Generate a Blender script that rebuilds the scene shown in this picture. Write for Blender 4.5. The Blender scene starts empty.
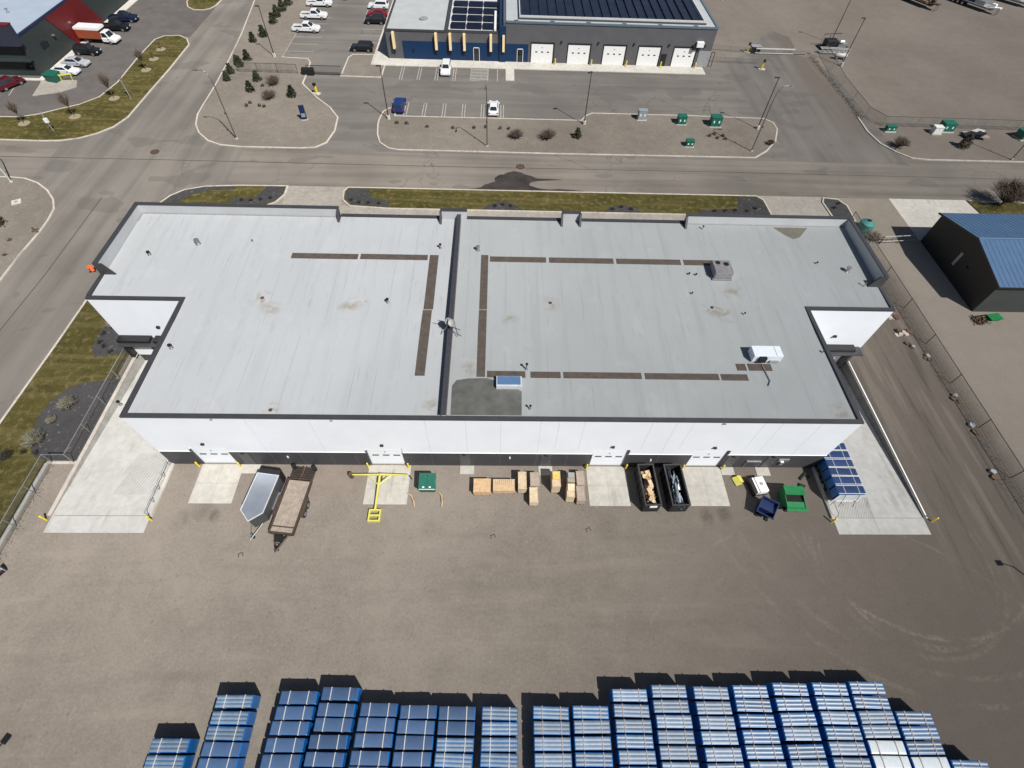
import bpy, math, random
from mathutils import Vector, Matrix
R = random.Random(11)
S = bpy.context.scene
COL = S.collection
rad = math.radians

# ------------------------------------------------------------------ helpers
class MB:
    """collects faces and links them as ONE mesh object"""
    def __init__(self): self.v = []; self.f = []; self.mi = []; self.cur = 0
    def add(self, vs, fs):
        o = len(self.v); self.v += [tuple(p) for p in vs]
        self.f += [tuple(i + o for i in f) for f in fs]; self.mi += [self.cur] * len(fs); return self
    def box(self, x0, x1, y0, y1, z0, z1):
        return self.add([(x0,y0,z0),(x1,y0,z0),(x1,y1,z0),(x0,y1,z0),(x0,y0,z1),(x1,y0,z1),(x1,y1,z1),(x0,y1,z1)],
            [(3,2,1,0),(4,5,6,7),(0,1,5,4),(1,2,6,5),(2,3,7,6),(3,0,4,7)])
    def hexa(self, b, t):   # two quads (lists of 4 points, counter-clockwise)
        return self.add(list(b) + list(t), [(3,2,1,0),(4,5,6,7),(0,1,5,4),(1,2,6,5),(2,3,7,6),(3,0,4,7)])
    def prism(self, poly, z0, z1):
        n = len(poly); 
        a = sum(poly[i][0]*poly[(i+1)%n][1]-poly[(i+1)%n][0]*poly[i][1] for i in range(n))
        if a < 0: poly = poly[::-1]
        vs = [(p[0],p[1],z0) for p in poly] + [(p[0],p[1],z1) for p in poly]
        fs = [tuple(range(n-1,-1,-1)), tuple(range(n,2*n))] + [(i,(i+1)%n,n+(i+1)%n,n+i) for i in range(n)]
        return self.add(vs, fs)
    def sideprism(self, prof, y0, y1):     # profile in (x,z) swept across y
        n = len(prof)
        a = sum(prof[i][0]*prof[(i+1)%n][1]-prof[(i+1)%n][0]*prof[i][1] for i in range(n))
        if a < 0: prof = prof[::-1]
        vs = [(p[0],y0,p[1]) for p in prof] + [(p[0],y1,p[1]) for p in prof]
        fs = [tuple(range(n)), tuple(range(2*n-1,n-1,-1))] + [(i,n+i,n+(i+1)%n,(i+1)%n) for i in range(n)]
        return self.add(vs, fs)
    def sheet(self, poly, z):
        n = len(poly)
        a = sum(poly[i][0]*poly[(i+1)%n][1]-poly[(i+1)%n][0]*poly[i][1] for i in range(n))
        if a < 0: poly = poly[::-1]
        return self.add([(p[0],p[1],z) for p in poly], [tuple(range(n))])
    def quad(self, a, b, c, d): return self.add([a,b,c,d], [(0,1,2,3)])
    def tube(self, pts, r, n=6, cap=True):
        pts = [Vector(p) for p in pts]; m = len(pts)
        rs = r if isinstance(r, (list, tuple)) else [r]*m
        vs = []; fs = []
        for i, p in enumerate(pts):
            d = (pts[min(i+1,m-1)] - pts[max(i-1,0)]).normalized()
            a = d.cross(Vector((0,0,1)) if abs(d.z) < .9 else Vector((1,0,0))).normalized(); b = d.cross(a)
            for k in range(n):
                t = 2*math.pi*(k+.5)/n; vs.append(p + (a*math.cos(t) + b*math.sin(t))*rs[i])
        for i in range(m-1):
            for k in range(n):
                k2 = (k+1) % n; fs.append((i*n+k, (i+1)*n+k, (i+1)*n+k2, i*n+k2))
        if cap: fs += [tuple(range(n)), tuple(range(m*n-1, (m-1)*n-1, -1))]
        return self.add(vs, fs)
    def cyl(self, c, r, h, axis='z', n=16):
        d = {'x':Vector((1,0,0)),'y':Vector((0,1,0)),'z':Vector((0,0,1))}[axis]
        c = Vector(c); return self.tube([c, c + d*h], r, n)
    def strip(self, pts, w, z0, z1=None, closed=False):
        """a kerb (z1 given) or a flat band along a polyline; w is the full width"""
        P = [Vector((p[0],p[1])) for p in pts]; n = len(P); L = []; Rr = []
        for i in range(n):
            if closed: a, b = P[i-1], P[(i+1)%n]
            else: a, b = P[max(i-1,0)], P[min(i+1,n-1)]
            d1 = (P[i]-a); d2 = (b-P[i])
            d1 = d1.normalized() if d1.length > 1e-6 else d2.normalized()
            d2 = d2.normalized() if d2.length > 1e-6 else d1
            d = (d1+d2).normalized(); nn = Vector((-d.y,d.x)); k = w/2/max(.5, nn.dot(Vector((-d1.y,d1.x))))
            L.append(P[i]+nn*k); Rr.append(P[i]-nn*k)
        m = n if closed else n-1
        for i in range(m):
            j = (i+1) % n
            if z1 is None: self.quad((*Rr[i],z0),(*Rr[j],z0),(*L[j],z0),(*L[i],z0))
            else:
                self.quad((*Rr[i],z1),(*Rr[j],z1),(*L[j],z1),(*L[i],z1))
                self.quad((*Rr[i],z0),(*Rr[j],z0),(*Rr[j],z1),(*Rr[i],z1))
                self.quad((*L[j],z0),(*L[i],z0),(*L[i],z1),(*L[j],z1))
                if not closed and i == 0: self.quad((*L[i],z0),(*Rr[i],z0),(*Rr[i],z1),(*L[i],z1))
                if not closed and i == m-1: self.quad((*Rr[j],z0),(*L[j],z0),(*L[j],z1),(*Rr[j],z1))
        return self
    def xf(self, mtx, start=0):
        for i in range(start, len(self.v)): self.v[i] = tuple(mtx @ Vector(self.v[i]))
        return self
    def build(self, name, mat, parent=None, bevel=0, smooth=False, label=None):
        me = bpy.data.meshes.new(name); me.from_pydata(self.v, [], self.f)
        mats = mat if isinstance(mat, (list, tuple)) else [mat]
        for m in mats: me.materials.append(m)
        if len(mats) > 1: me.polygons.foreach_set('material_index', self.mi)
        if smooth: me.polygons.foreach_set('use_smooth', [True]*len(me.polygons))
        me.update()
        o = bpy.data.objects.new(name, me); COL.objects.link(o)
        if parent: o.parent = parent
        if bevel:
            b = o.modifiers.new('bevel','BEVEL'); b.width = bevel; b.segments = 2; b.limit_method = 'ANGLE'
        if label: o['label'] = label
        return o

def tag(o, label, cat=None, group=None, kind=None):
    o['label'] = label
    if cat: o['category'] = cat
    if group: o['group'] = group
    if kind: o['kind'] = kind
    return o
def thing(name, label, cat, loc=(0,0,0), rz=0, group=None):
    o = bpy.data.objects.new(name, None); COL.objects.link(o); o.empty_display_size = .3
    o.location = loc; o.rotation_euler = (0,0,rz); return tag(o, label, cat, group)
def struct(mb, name, mat, label, kind='structure', **k):
    o = mb.build(name, mat, **k); return tag(o, label, kind=kind)
def copy_tree(o, parent=None):
    c = o.copy(); COL.objects.link(c); c.parent = parent
    for ch in list(o.children): copy_tree(ch, c)
    return c
ORD = 'first second third fourth fifth sixth seventh eighth ninth tenth eleventh twelfth thirteenth fourteenth fifteenth sixteenth seventeenth eighteenth nineteenth'.split()

# ------------------------------------------------------------------ materials
MATS = {}
def nodes(m):
    m.use_nodes = True; nt = m.node_tree; return nt, nt.nodes, nt.links, nt.nodes['Principled BSDF']
def M(name, col, rough=.6, metal=0., var=.12, vscale=3., bump=0., bscale=30., spec=.5, rnd=0., diff=0.):
    """plain procedural paint / metal / wood: two noises vary the colour, a third roughens it"""
    if name in MATS: return MATS[name]
    m = bpy.data.materials.new(name); nt, N, L, p = nodes(m)
    tc = N.new('ShaderNodeTexCoord'); no = N.new('ShaderNodeTexNoise'); no.inputs['Scale'].default_value = vscale
    no.inputs['Detail'].default_value = 6; L.new(tc.outputs['Object'], no.inputs['Vector'])
    mr = N.new('ShaderNodeMapRange'); mr.inputs['From Min'].default_value = .3; mr.inputs['From Max'].default_value = .7
    mr.inputs['To Min'].default_value = 1-var; mr.inputs['To Max'].default_value = 1+var; L.new(no.outputs['Fac'], mr.inputs['Value'])
    src = mr.outputs['Result']
    if rnd:
        oi = N.new('ShaderNodeObjectInfo'); m2 = N.new('ShaderNodeMapRange'); L.new(oi.outputs['Random'], m2.inputs['Value'])
        m2.inputs['To Min'].default_value = 1-rnd; m2.inputs['To Max'].default_value = 1+rnd
        mu = N.new('ShaderNodeMath'); mu.operation = 'MULTIPLY'; L.new(src, mu.inputs[0]); L.new(m2.outputs['Result'], mu.inputs[1]); src = mu.outputs[0]
    vm = N.new('ShaderNodeVectorMath'); vm.operation = 'SCALE'; vm.inputs[0].default_value = col
    L.new(src, vm.inputs['Scale']); L.new(vm.outputs['Vector'], p.inputs['Base Color'])
    p.inputs['Roughness'].default_value = rough; p.inputs['Metallic'].default_value = metal
    p.inputs['Specular IOR Level'].default_value = spec; p.inputs['Diffuse Roughness'].default_value = diff
    if bump:
        n2 = N.new('ShaderNodeTexNoise'); n2.inputs['Scale'].default_value = bscale; L.new(tc.outputs['Object'], n2.inputs['Vector'])
        b = N.new('ShaderNodeBump'); b.inputs['Strength'].default_value = bump; b.inputs['Distance'].default_value = .05
        L.new(n2.outputs['Fac'], b.inputs['Height']); L.new(b.outputs['Normal'], p.inputs['Normal'])
    MATS[name] = m; return m

class G:
    """small node-graph builder for the ground and roof materials (world position)"""
    def __init__(self, name, rough=.95, spec=.2, diff=1.0):
        self.m = bpy.data.materials.new(name); self.nt, self.N, self.L, self.p = nodes(self.m)
        g = self.N.new('ShaderNodeNewGeometry'); self.pos = g.outputs['Position']
        self.p.inputs['Roughness'].default_value = rough; self.p.inputs['Specular IOR Level'].default_value = spec
        self.p.inputs['Diffuse Roughness'].default_value = diff; MATS[name] = self.m
        sx = self.N.new('ShaderNodeSeparateXYZ'); self.L.new(self.pos, sx.inputs[0]); self.x, self.y = sx.outputs[0], sx.outputs[1]
    def noise(self, scale, detail=5, stretch=(1,1,1), rough=.55, dist=0, off=(0,0,0), rotz=0):
        mp = self.N.new('ShaderNodeMapping'); mp.inputs['Scale'].default_value = stretch; mp.inputs['Location'].default_value = off
        mp.inputs['Rotation'].default_value = (0,0,rotz)
        self.L.new(self.pos, mp.inputs['Vector']); n = self.N.new('ShaderNodeTexNoise')
        n.inputs['Scale'].default_value = scale; n.inputs['Detail'].default_value = detail; n.inputs['Roughness'].default_value = rough
        n.inputs['Distortion'].default_value = dist
        self.L.new(mp.outputs[0], n.inputs['Vector']); return n.outputs['Fac']
    def math(self, op, a, b=None, c=None):
        n = self.N.new('ShaderNodeMath'); n.operation = op
        for i, v in enumerate((a, b, c)):
            if v is None: continue
            if isinstance(v, (int, float)): n.inputs[i].default_value = v
            else: self.L.new(v, n.inputs[i])
        return n.outputs[0]
    def ss(self, v, a, b, lo=0., hi=1.):
        n = self.N.new('ShaderNodeMapRange'); n.interpolation_type = 'SMOOTHSTEP'
        for k, val in (('From Min',a),('From Max',b),('To Min',lo),('To Max',hi)): n.inputs[k].default_value = val
        self.L.new(v, n.inputs['Value']); return n.outputs['Result']
    def mix(self, fac, a, b, mode='MIX'):
        n = self.N.new('ShaderNodeMix'); n.data_type = 'RGBA'; n.blend_type = mode
        for i, v in ((0,fac),(6,a),(7,b)):
            if isinstance(v, (int,float)): n.inputs[i].default_value = v
            elif isinstance(v, tuple): n.inputs[i].default_value = (*v,1)
            else: self.L.new(v, n.inputs[i])
        return n.outputs[2]
    def ring(self, cx, cy, r, w):       # 1 inside a ring-shaped tyre mark
        dx = self.math('SUBTRACT', self.x, cx); dy = self.math('SUBTRACT', self.y, cy)
        d = self.math('SQRT', self.math('ADD', self.math('MULTIPLY', dx, dx), self.math('MULTIPLY', dy, dy)))
        e = self.math('ABSOLUTE', self.math('SUBTRACT', d, r)); return self.ss(e, w, w*.3)
    def spot(self, cx, cy, r0, r1, sx=1., sy=1.):
        dx = self.math('MULTIPLY', self.math('SUBTRACT', self.x, cx), sx); dy = self.math('MULTIPLY', self.math('SUBTRACT', self.y, cy), sy)
        d = self.math('SQRT', self.math('ADD', self.math('MULTIPLY', dx, dx), self.math('MULTIPLY', dy, dy)))
        return self.ss(d, r1, r0)
    def done(self, col, bump=None, strength=.3, dist=.05):
        self.L.new(col, self.p.inputs['Base Color'])
        if bump is not None:
            b = self.N.new('ShaderNodeBump'); b.inputs['Strength'].default_value = strength; b.inputs['Distance'].default_value = dist
            self.L.new(bump, b.inputs['Height']); self.L.new(b.outputs['Normal'], self.p.inputs['Normal'])
        return self.m

def gravel(name, c0, c1, yard=False):
    g = G(name)
    n1 = g.noise(.06, 6); n2 = g.noise(.55, 8, dist=.8, rough=.65); n3 = g.noise(4.5, 5, rough=.7); n4 = g.noise(26, 2)
    f = g.math('ADD', g.math('MULTIPLY', n1, .32), g.math('ADD', g.math('MULTIPLY', n2, .20), g.math('ADD', g.math('MULTIPLY', n3, .28), g.math('MULTIPLY', n4, .20))))
    col = g.mix(g.ss(f, .38, .62), c0, c1)
    sp_ = g.noise(3.2, 2, rough=.3, off=(7,3,0)); col = g.mix(g.math('MULTIPLY', g.ss(sp_, .66, .76), .26), col, (.34,.31,.27)); col = g.mix(g.math('MULTIPLY', g.ss(sp_, .33, .24), .28), col, (.075,.064,.054))
    if yard:
        # compacted drive dirt; yard's eastward darkening also paints in falloff from the sun hotspot
        wob = g.math('MULTIPLY', g.math('SUBTRACT', n1, .5), 26.)
        e = g.ss(g.math('ADD', g.math('ADD', g.x, wob), g.math('MULTIPLY', g.y, -.35)), 30., 76.)
        e2 = g.math('MULTIPLY', e, g.ss(g.x, 81., 78.5)); e2 = g.math('MULTIPLY', e2, g.ss(g.y, 34., 24.))
        col = g.mix(g.math('MULTIPLY', e2, .75), col, (.105,.088,.074))
        # streaks along the drive
        st = g.noise(.9, 4, stretch=(1,.06,1)); reg = g.math('MULTIPLY', g.ss(g.x, 67.5, 70.), g.ss(g.x, 79.5, 77.)); reg = g.math('MULTIPLY', reg, g.ss(g.y, 27., 18.)); reg = g.math('MULTIPLY', reg, g.ss(g.y, -14., -4.))
        col = g.mix(g.math('MULTIPLY', g.ss(st, .52, .64), g.math('MULTIPLY', reg, .5)), col, (.05,.043,.037))
        col = g.mix(g.math('MULTIPLY', g.ss(st, .47, .36), g.math('MULTIPLY', reg, .35)), col, (.24,.21,.18))
        # long east-west scuffs through the open yard
        s2 = g.noise(.7, 5, stretch=(.12,1,1), dist=.3); ry = g.math('MULTIPLY', g.ss(g.y, -4., -7.), g.ss(g.x, 62., 40.))
        col = g.mix(g.math('MULTIPLY', g.ss(s2, .54, .72), g.math('MULTIPLY', ry, .3)), col, (.30,.262,.218))
        col = g.mix(g.math('MULTIPLY', g.ss(s2, .46, .3), g.math('MULTIPLY', ry, .18)), col, (.13,.112,.095))
        # turning tracks of trucks
        brk = g.math('MULTIPLY', g.ss(g.noise(.35, 5), .40, .6), g.ss(g.noise(3., 3), .35, .6))
        for cx, cy, r, w in ((64.9,-8.5,7.8,.28),(64.9,-8.5,7.2,.18),(66.4,-2.9,12.0,.26),(65.4,-6.9,8.6,.2),(66.2,-4.4,10.6,.2),(66.8,-1.0,16.6,.3),(66.8,-1.0,18.4,.3),(58,-24,19,.22)):
            t = g.math('MULTIPLY', g.math('MULTIPLY', g.ring(cx,cy,r,w), brk), g.ss(g.y, -5.2, -7.5))
            col = g.mix(g.math('MULTIPLY', t, .24), col, (.30,.265,.225))
        # oil and rust stains in front of the doors
        for cx, cy, r, k in ((2.6,-5.4,1.0,.5),(5.4,-5.0,.7,.6),(4.2,-4.6,1.6,.35),(48.6,-4.9,.9,.5),(50.2,-4.6,1.0,.5),(24,-6,1.,.25),(39.5,-6,1.4,.2)):
            sp = g.math('MULTIPLY', g.spot(cx,cy,.1,r,1,.7), g.ss(n2, .35, .6))
            col = g.mix(g.math('MULTIPLY', sp, k), col, (.05,.036,.028))
        # reddish crushed brick strip by the wall
        rb = g.math('MULTIPLY', g.spot(15,-1.5,.5,4.5,.8,1.6), g.ss(n3, .45, .6)); col = g.mix(g.math('MULTIPLY', rb, .35), col, (.26,.17,.14))
        nlot = g.ss(g.math('ADD', g.y, g.math('MULTIPLY', wob, .1)), 43., 50.); col = g.mix(g.math('MULTIPLY', nlot, .40), col, (.088,.074,.066))
        # pale dusty ground beside the blue-roofed building
        pl = g.math('MULTIPLY', g.ss(g.math('ADD', g.x, g.math('MULTIPLY', wob, .06)), 79.5, 82.), g.ss(g.y, 42., 30.)); col = g.mix(g.math('MULTIPLY', pl, .5), col, (.27,.24,.205))
    return g.done(col, g.math('ADD', g.math('MULTIPLY', n4, .6), n3), .5, .04)

def asphalt(name, c0, c1, streak=(1,.05,1), cracks=True, dusty=False):
    g = G(name, .9, .25, .8)
    n1 = g.noise(.08, 5); n2 = g.noise(.45, 5, stretch=streak, dist=.2); n4 = g.noise(20, 2)
    f = g.math('ADD', g.math('MULTIPLY', n1, .4), g.math('ADD', g.math('MULTIPLY', n2, .45), g.math('MULTIPLY', n4, .15)))
    col = g.mix(g.ss(f, .36, .62), c0, c1)
    if cracks:
        v = g.N.new('ShaderNodeTexVoronoi'); v.feature = 'DISTANCE_TO_EDGE'; v.inputs['Scale'].default_value = .11
        mp = g.N.new('ShaderNodeMapping'); mp.inputs['Scale'].default_value = (1,.6,1)
        nd = g.N.new('ShaderNodeTexNoise'); nd.inputs['Scale'].default_value = .6; g.L.new(g.pos, nd.inputs['Vector'])
        ad = g.N.new('ShaderNodeVectorMath'); ad.operation = 'MULTIPLY_ADD'; g.L.new(nd.outputs['Color'], ad.inputs[0]); ad.inputs[1].default_value = (2,2,2); g.L.new(g.pos, ad.inputs[2])
        g.L.new(ad.outputs[0], mp.inputs['Vector']); g.L.new(mp.outputs[0], v.inputs['Vector'])
        cr = g.math('MULTIPLY', g.ss(v.outputs['Distance'], .008, .003), g.ss(n1, .48, .6))
        col = g.mix(g.math('MULTIPLY', cr, .45), col, (.05,.046,.042))
    pa = g.noise(.16, 2, stretch=(.6,1,1), off=(11,4,0)); col = g.mix(g.math('MULTIPLY', g.ss(pa, .60, .61), .35), col, (.088,.082,.076))
    wv = g.noise(.035, 3, off=(2,8,0)); col = g.mix(g.math('MULTIPLY', g.ss(wv, .42, .6), .3), col, (.105,.099,.094))
    if dusty:      # dirt carried over the edge of the drive
        e = g.math('ADD', g.x, g.math('MULTIPLY', g.math('SUBTRACT', n1, .5), 14)); k = g.math('MULTIPLY', g.ss(e, 84., 91.5), g.ss(g.y, 56., 66.))
        col = g.mix(g.math('MULTIPLY', k, .9), col, (.125,.104,.088))
        k2 = g.math('MULTIPLY', g.ss(n2, .55, .7), k); col = g.mix(g.math('MULTIPLY', k2, .5), col, (.16,.14,.12))
    return g.done(col, n4, .3, .02)

def concrete(name, c0, c1, grooves=False):
    g = G(name, .85, .3, .7)
    n1 = g.noise(.25, 5); n2 = g.noise(1.7, 5, dist=.5); n4 = g.noise(22, 2)
    f = g.math('ADD', g.math('MULTIPLY', n1, .4), g.math('ADD', g.math('MULTIPLY', n2, .45), g.math('MULTIPLY', n4, .15)))
    col = g.mix(g.ss(f, .34, .66), c0, c1)
    st = g.noise(1.3, 4, stretch=(1,.12,1), dist=.2); msk = g.ss(g.noise(.22, 3, off=(5,2,0)), .45, .62)
    col = g.mix(g.math('MULTIPLY', g.math('MULTIPLY', g.ss(st, .52, .68), msk), .38), col, (.16,.145,.125))
    dr = g.noise(.9, 5, off=(1,7,0)); col = g.mix(g.math('MULTIPLY', g.ss(dr, .60, .75), .35), col, (.22,.195,.165))
    return g.done(col, n4, .2, .02)

def lawn_mat(name, c0, c1, c2):
    g = G(name, .95, .1, .8)
    n1 = g.noise(.22, 5, dist=.8); n2 = g.noise(1.6, 5); n3 = g.noise(9, 4, stretch=(1,.5,1)); n4 = g.noise(30, 2)
    f = g.math('ADD', g.math('MULTIPLY', n1, .4), g.math('ADD', g.math('MULTIPLY', n2, .25), g.math('ADD', g.math('MULTIPLY', n3, .2), g.math('MULTIPLY', n4, .15))))
    col = g.mix(g.ss(f, .36, .62), c0, c1); col = g.mix(g.math('MULTIPLY', g.ss(n2, .52, .7), .6), col, c2)
    st = g.noise(1.1, 3, stretch=(.08,1,1)); col = g.mix(g.math('MULTIPLY', g.ss(st, .5, .62), .3), col, c2)
    return g.done(col, g.math('ADD', n3, n4), .8, .06)

def roof_mat(name, base, dark, warm):
    g = G(name, .62, .35, .9)
    n1 = g.noise(.09, 5); st = g.noise(1.2, 5, stretch=(1,.05,1), dist=.15); n3 = g.noise(1.1, 6, dist=.8); n4 = g.noise(14, 3)
    col = g.mix(g.math('MULTIPLY', g.ss(n1, .35, .65), .35), base, dark)
    col = g.mix(g.math('MULTIPLY', g.ss(st, .48, .70), .42), col, dark)
    w = g.N.new('ShaderNodeTexWave'); w.wave_type = 'BANDS'; w.bands_direction = 'X'; w.inputs['Scale'].default_value = .17; w.inputs['Distortion'].default_value = .25
    w.inputs['Detail Scale'].default_value = .4
    g.L.new(g.pos, w.inputs['Vector']); seam = g.ss(w.outputs['Fac'], .992, .9995)
    brs = g.ss(g.noise(.4, 4, stretch=(1,.4,1)), .42, .6); col = g.mix(g.math('MULTIPLY', g.math('MULTIPLY', seam, brs), .34), col, (.20,.21,.215)); fs = g.noise(3.5, 4, stretch=(1,.10,1), dist=.1); col = g.mix(g.math('MULTIPLY', g.ss(fs, .60, .70), .30), col, (.23,.235,.235))
    pt = g.noise(.55, 3, stretch=(1,.7,1), off=(3,9,0)); col = g.mix(g.math('MULTIPLY', g.ss(pt, .58, .70), .12), col, dark); col = g.mix(g.math('MULTIPLY', g.ss(pt, .42, .30), .08), col, (.52,.53,.54))
    col = g.mix(g.math('MULTIPLY', g.ss(n3, .62, .8), .18), col, warm)
    for cx, cy, r in ((7.4,13.2,1.5),(8.6,12.0,1.3),(34.8,13.1,1.2),(50.5,12.8,1.4),(51.6,11.9,1.4),(11.5,.9,1.0),(16.6,13,1.3),(15.6,12.4,1.2),(31,11,1.0),(27.3,5.2,1.1),(53,15.2,1.6),(24.4,1.4,1.2),(58.6,1.2,1.4)):
        sp = g.math('MULTIPLY', g.spot(cx,cy,.1,r), g.ss(n3, .4, .62)); col = g.mix(g.math('MULTIPLY', sp, .6), col, warm)
    return g.done(col, n4, .1, .02)

gravelM = gravel('gravel_yard', (.178,.154,.130), (.268,.236,.200), True)
gravelI = gravel('gravel_beds', (.128,.112,.095), (.200,.176,.150))
gravelD = gravel('dark_stone_mulch', (.032,.032,.034), (.062,.060,.062))
asph = asphalt('old_asphalt', (.132,.117,.101), (.218,.194,.168), (.05,1,1))
asphA = asphalt('avenue_asphalt', (.120,.109,.098), (.195,.177,.156), (1,.05,1))
asphL = asphalt('lot_asphalt', (.112,.102,.094), (.172,.157,.143), (.06,1,1))
asphD = asphalt('dusty_asphalt', (.112,.102,.094), (.172,.157,.143), (1,.06,1), False, True)
asphN = asphalt('dark_lot_asphalt', (.078,.070,.066), (.115,.104,.096), (1,1,1), False)
conc = concrete('pale_concrete', (.40,.382,.345), (.52,.50,.455))
concW = concrete('ramp_concrete', (.395,.39,.372), (.49,.485,.465))
concF = concrete('front_walk_concrete', (.24,.22,.195), (.33,.305,.27))
kerbM = concrete('kerb_concrete', (.36,.325,.285), (.50,.46,.41))
grassM = lawn_mat('lawn_grass', (.042,.039,.012), (.090,.078,.024), (.165,.132,.062))
roofL = roof_mat('roof_membrane_west', (.368,.384,.400), (.305,.318,.328), (.22,.185,.125))
roofR = roof_mat('roof_membrane_east', (.315,.331,.338), (.255,.268,.273), (.19,.16,.11))  # east copy darker: brightness falloff across the roof put into the colour
white = M('white_wall', (.76,.79,.84), .55, var=.03, vscale=.4)
whiteP = M('white_paint', (.78,.78,.77), .4, var=.04)
dark = M('charcoal_cladding', (.052,.052,.058), .5, var=.1, vscale=.8)
darkT = M('dark_coping', (.05,.05,.055), .45, var=.1, vscale=1.)
black = M('black_metal', (.014,.014,.015), .5, var=.2)
rubber = M('rubber', (.015,.015,.015), .8)
glass = M('dark_glass', (.02,.025,.03), .08, var=.0, spec=.8)
steel = M('galvanised_steel', (.42,.43,.44), .4, .7, var=.1)
pole_m = M('pole_bronze', (.035,.032,.032), .45, var=.1)
greyp = M('grey_paint', (.28,.29,.30), .5)
yellow = M('yellow_paint', (.78,.60,.03), .5, var=.1)
lemon = M('lemon_paint', (.60,.56,.12), .45, var=.06)
wood = M('raw_timber', (.47,.33,.20), .8, var=.2, vscale=5, rnd=.12)
woodP = M('pale_plywood', (.54,.43,.29), .8, var=.15, vscale=3, rnd=.12)
woodG = M('weathered_planks', (.33,.275,.225), .85, var=.2, vscale=2.5)
woodD = M('dark_timber', (.10,.065,.04), .8, var=.25, vscale=4)
padM = M('brown_walk_pad', (.075,.060,.050), .9, var=.2, vscale=2, diff=.8)
blueW = M('blue_wrap', (.008,.11,.34), .3, var=.15, vscale=2., spec=.6, rnd=.15)
blueT = M('blue_ribbed_wrap', (.165,.225,.305), .44, var=.3, vscale=1.2, spec=.8, rnd=.25)  # pale base colour: sun and sky sheen put into the colour
blueS = M('blue_soft_wrap', (.165,.225,.305), .52, var=.3, vscale=1.2, spec=.8, rnd=.25)  # same painted-in sheen, on a rougher film
blueD = M('blue_smooth_wrap', (.055,.100,.195), .42, var=.2, vscale=1.3, spec=.45, rnd=.2, bump=.06, bscale=3)
whiteW = M('white_face', (.50,.55,.58), .3, var=.06, rnd=.05)  # plain white tops; also the painted glare on the trailer's rear face
strapM = M('pale_strap', (.52,.51,.47), .5, var=.1)
strapR = M('pinkish_strap', (.36,.30,.28), .5, var=.1)
greenB = M('green_bin_paint', (.008,.15,.045), .45, var=.1)
teal = M('teal_green_paint', (.013,.115,.080), .45, var=.12)
navy = M('navy_bin_paint', (.010,.023,.085), .45, var=.15)
cream = M('cream_fin', (.85,.66,.36), .6, var=.05)
blueF = M('blue_facade', (.006,.030,.088), .4, var=.06)
redF = M('red_facade', (.13,.008,.010), .5, var=.06)
roofBlue = M('blue_metal_roof', (.060,.118,.215), .5, .0, var=.08, vscale=.7)
solarM = M('solar_cell', (.010,.013,.028), .3, var=.3, vscale=.6, spec=.35)
grn = M('evergreen_needles', (.030,.038,.016), .85, var=.35, vscale=6)
twig = M('bare_twigs', (.115,.085,.065), .9, var=.2)
bark = M('bark', (.11,.085,.06), .9, var=.2)
mulch = M('wood_mulch', (.30,.255,.17), .9, var=.2, vscale=8)
amber = M('orange_plastic', (.85,.16,.05), .5)
rust = M('rusty_steel', (.10,.055,.035), .75, var=.3, vscale=8)
silver = M('scrap_metal', (.30,.36,.43), .35, .8, var=.3, vscale=6)
skyroof = M('polished_aluminium', (.66,.71,.77), .30, .75, var=.1, vscale=.8)
wet = M('wet_asphalt', (.052,.044,.037), .4, var=.35, vscale=.5, spec=.4)
pond = M('ponded_dirt', (.105,.108,.098), .55, var=.22, vscale=1.2)
mesh_m = bpy.data.materials.new('chain_link'); nt_, N_, L_, p_ = nodes(mesh_m)
p_.inputs['Base Color'].default_value = (.22,.22,.22,1); p_.inputs['Metallic'].default_value = .5; p_.inputs['Roughness'].default_value = .5
w_ = N_.new('ShaderNodeTexBrick'); w_.inputs['Scale'].default_value = 14; w_.inputs['Mortar Size'].default_value = .09
w_.inputs['Color1'].default_value = w_.inputs['Color2'].default_value = (0,0,0,1); w_.inputs['Mortar'].default_value = (1,1,1,1)
tc_ = N_.new('ShaderNodeTexCoord'); mp_ = N_.new('ShaderNodeMapping'); mp_.inputs['Rotation'].default_value = (rad(90),0,rad(45))
L_.new(tc_.outputs['Object'], w_.inputs['Vector'])
ma_ = N_.new('ShaderNodeMath'); ma_.operation = 'MULTIPLY_ADD'; L_.new(w_.outputs['Color'], ma_.inputs[0]); ma_.inputs[1].default_value = .20; ma_.inputs[2].default_value = .06
L_.new(ma_.outputs[0], p_.inputs['Alpha'])

# ------------------------------------------------------------------ ground, roads, islands
mb = MB(); xs = [-420,-8.3,0,60,68.3,520]; ys = [-260,-5,12.9,620]
for i in range(5):
    for j in range(3):
        if (i in (1,3)) and j == 1: continue        # the two sunken loading ramps
        mb.quad((xs[i],ys[j],0),(xs[i+1],ys[j],0),(xs[i+1],ys[j+1],0),(xs[i],ys[j+1],0))
struct(mb, 'ground', gravelM, 'brown grey gravel and dirt ground of the yard and lots')
def rect(x0,x1,y0,y1): return [(x0,y0),(x1,y0),(x1,y1),(x0,y1)]
struct(MB().sheet(rect(-400,500,43.5,54),.004), 'street', asph, 'grey asphalt street running behind the white warehouse')
mb = MB().sheet([(-29.4,-120),(-17.2,-120),(-17.2,30),(-13,40),(-9,44.5),(-9,53),(-14,60),(-19,66),(-19.6,72),(-24.1,112),(-31,200),(-41,200),(-32,112),(-29.8,88),(-29.8,65),(-36,54.5),(-36,43),(-29.4,34)],.008)
struct(mb, 'avenue', asphA, 'grey asphalt avenue crossing at the left of the warehouse')
mb = MB().sheet(rect(-6,94,52.8,86),.012).sheet(rect(-11.4,6,84.2,160),.016)
struct(mb, 'parking_lot', asphL, 'asphalt parking lot in front of the grey and blue building')
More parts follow.
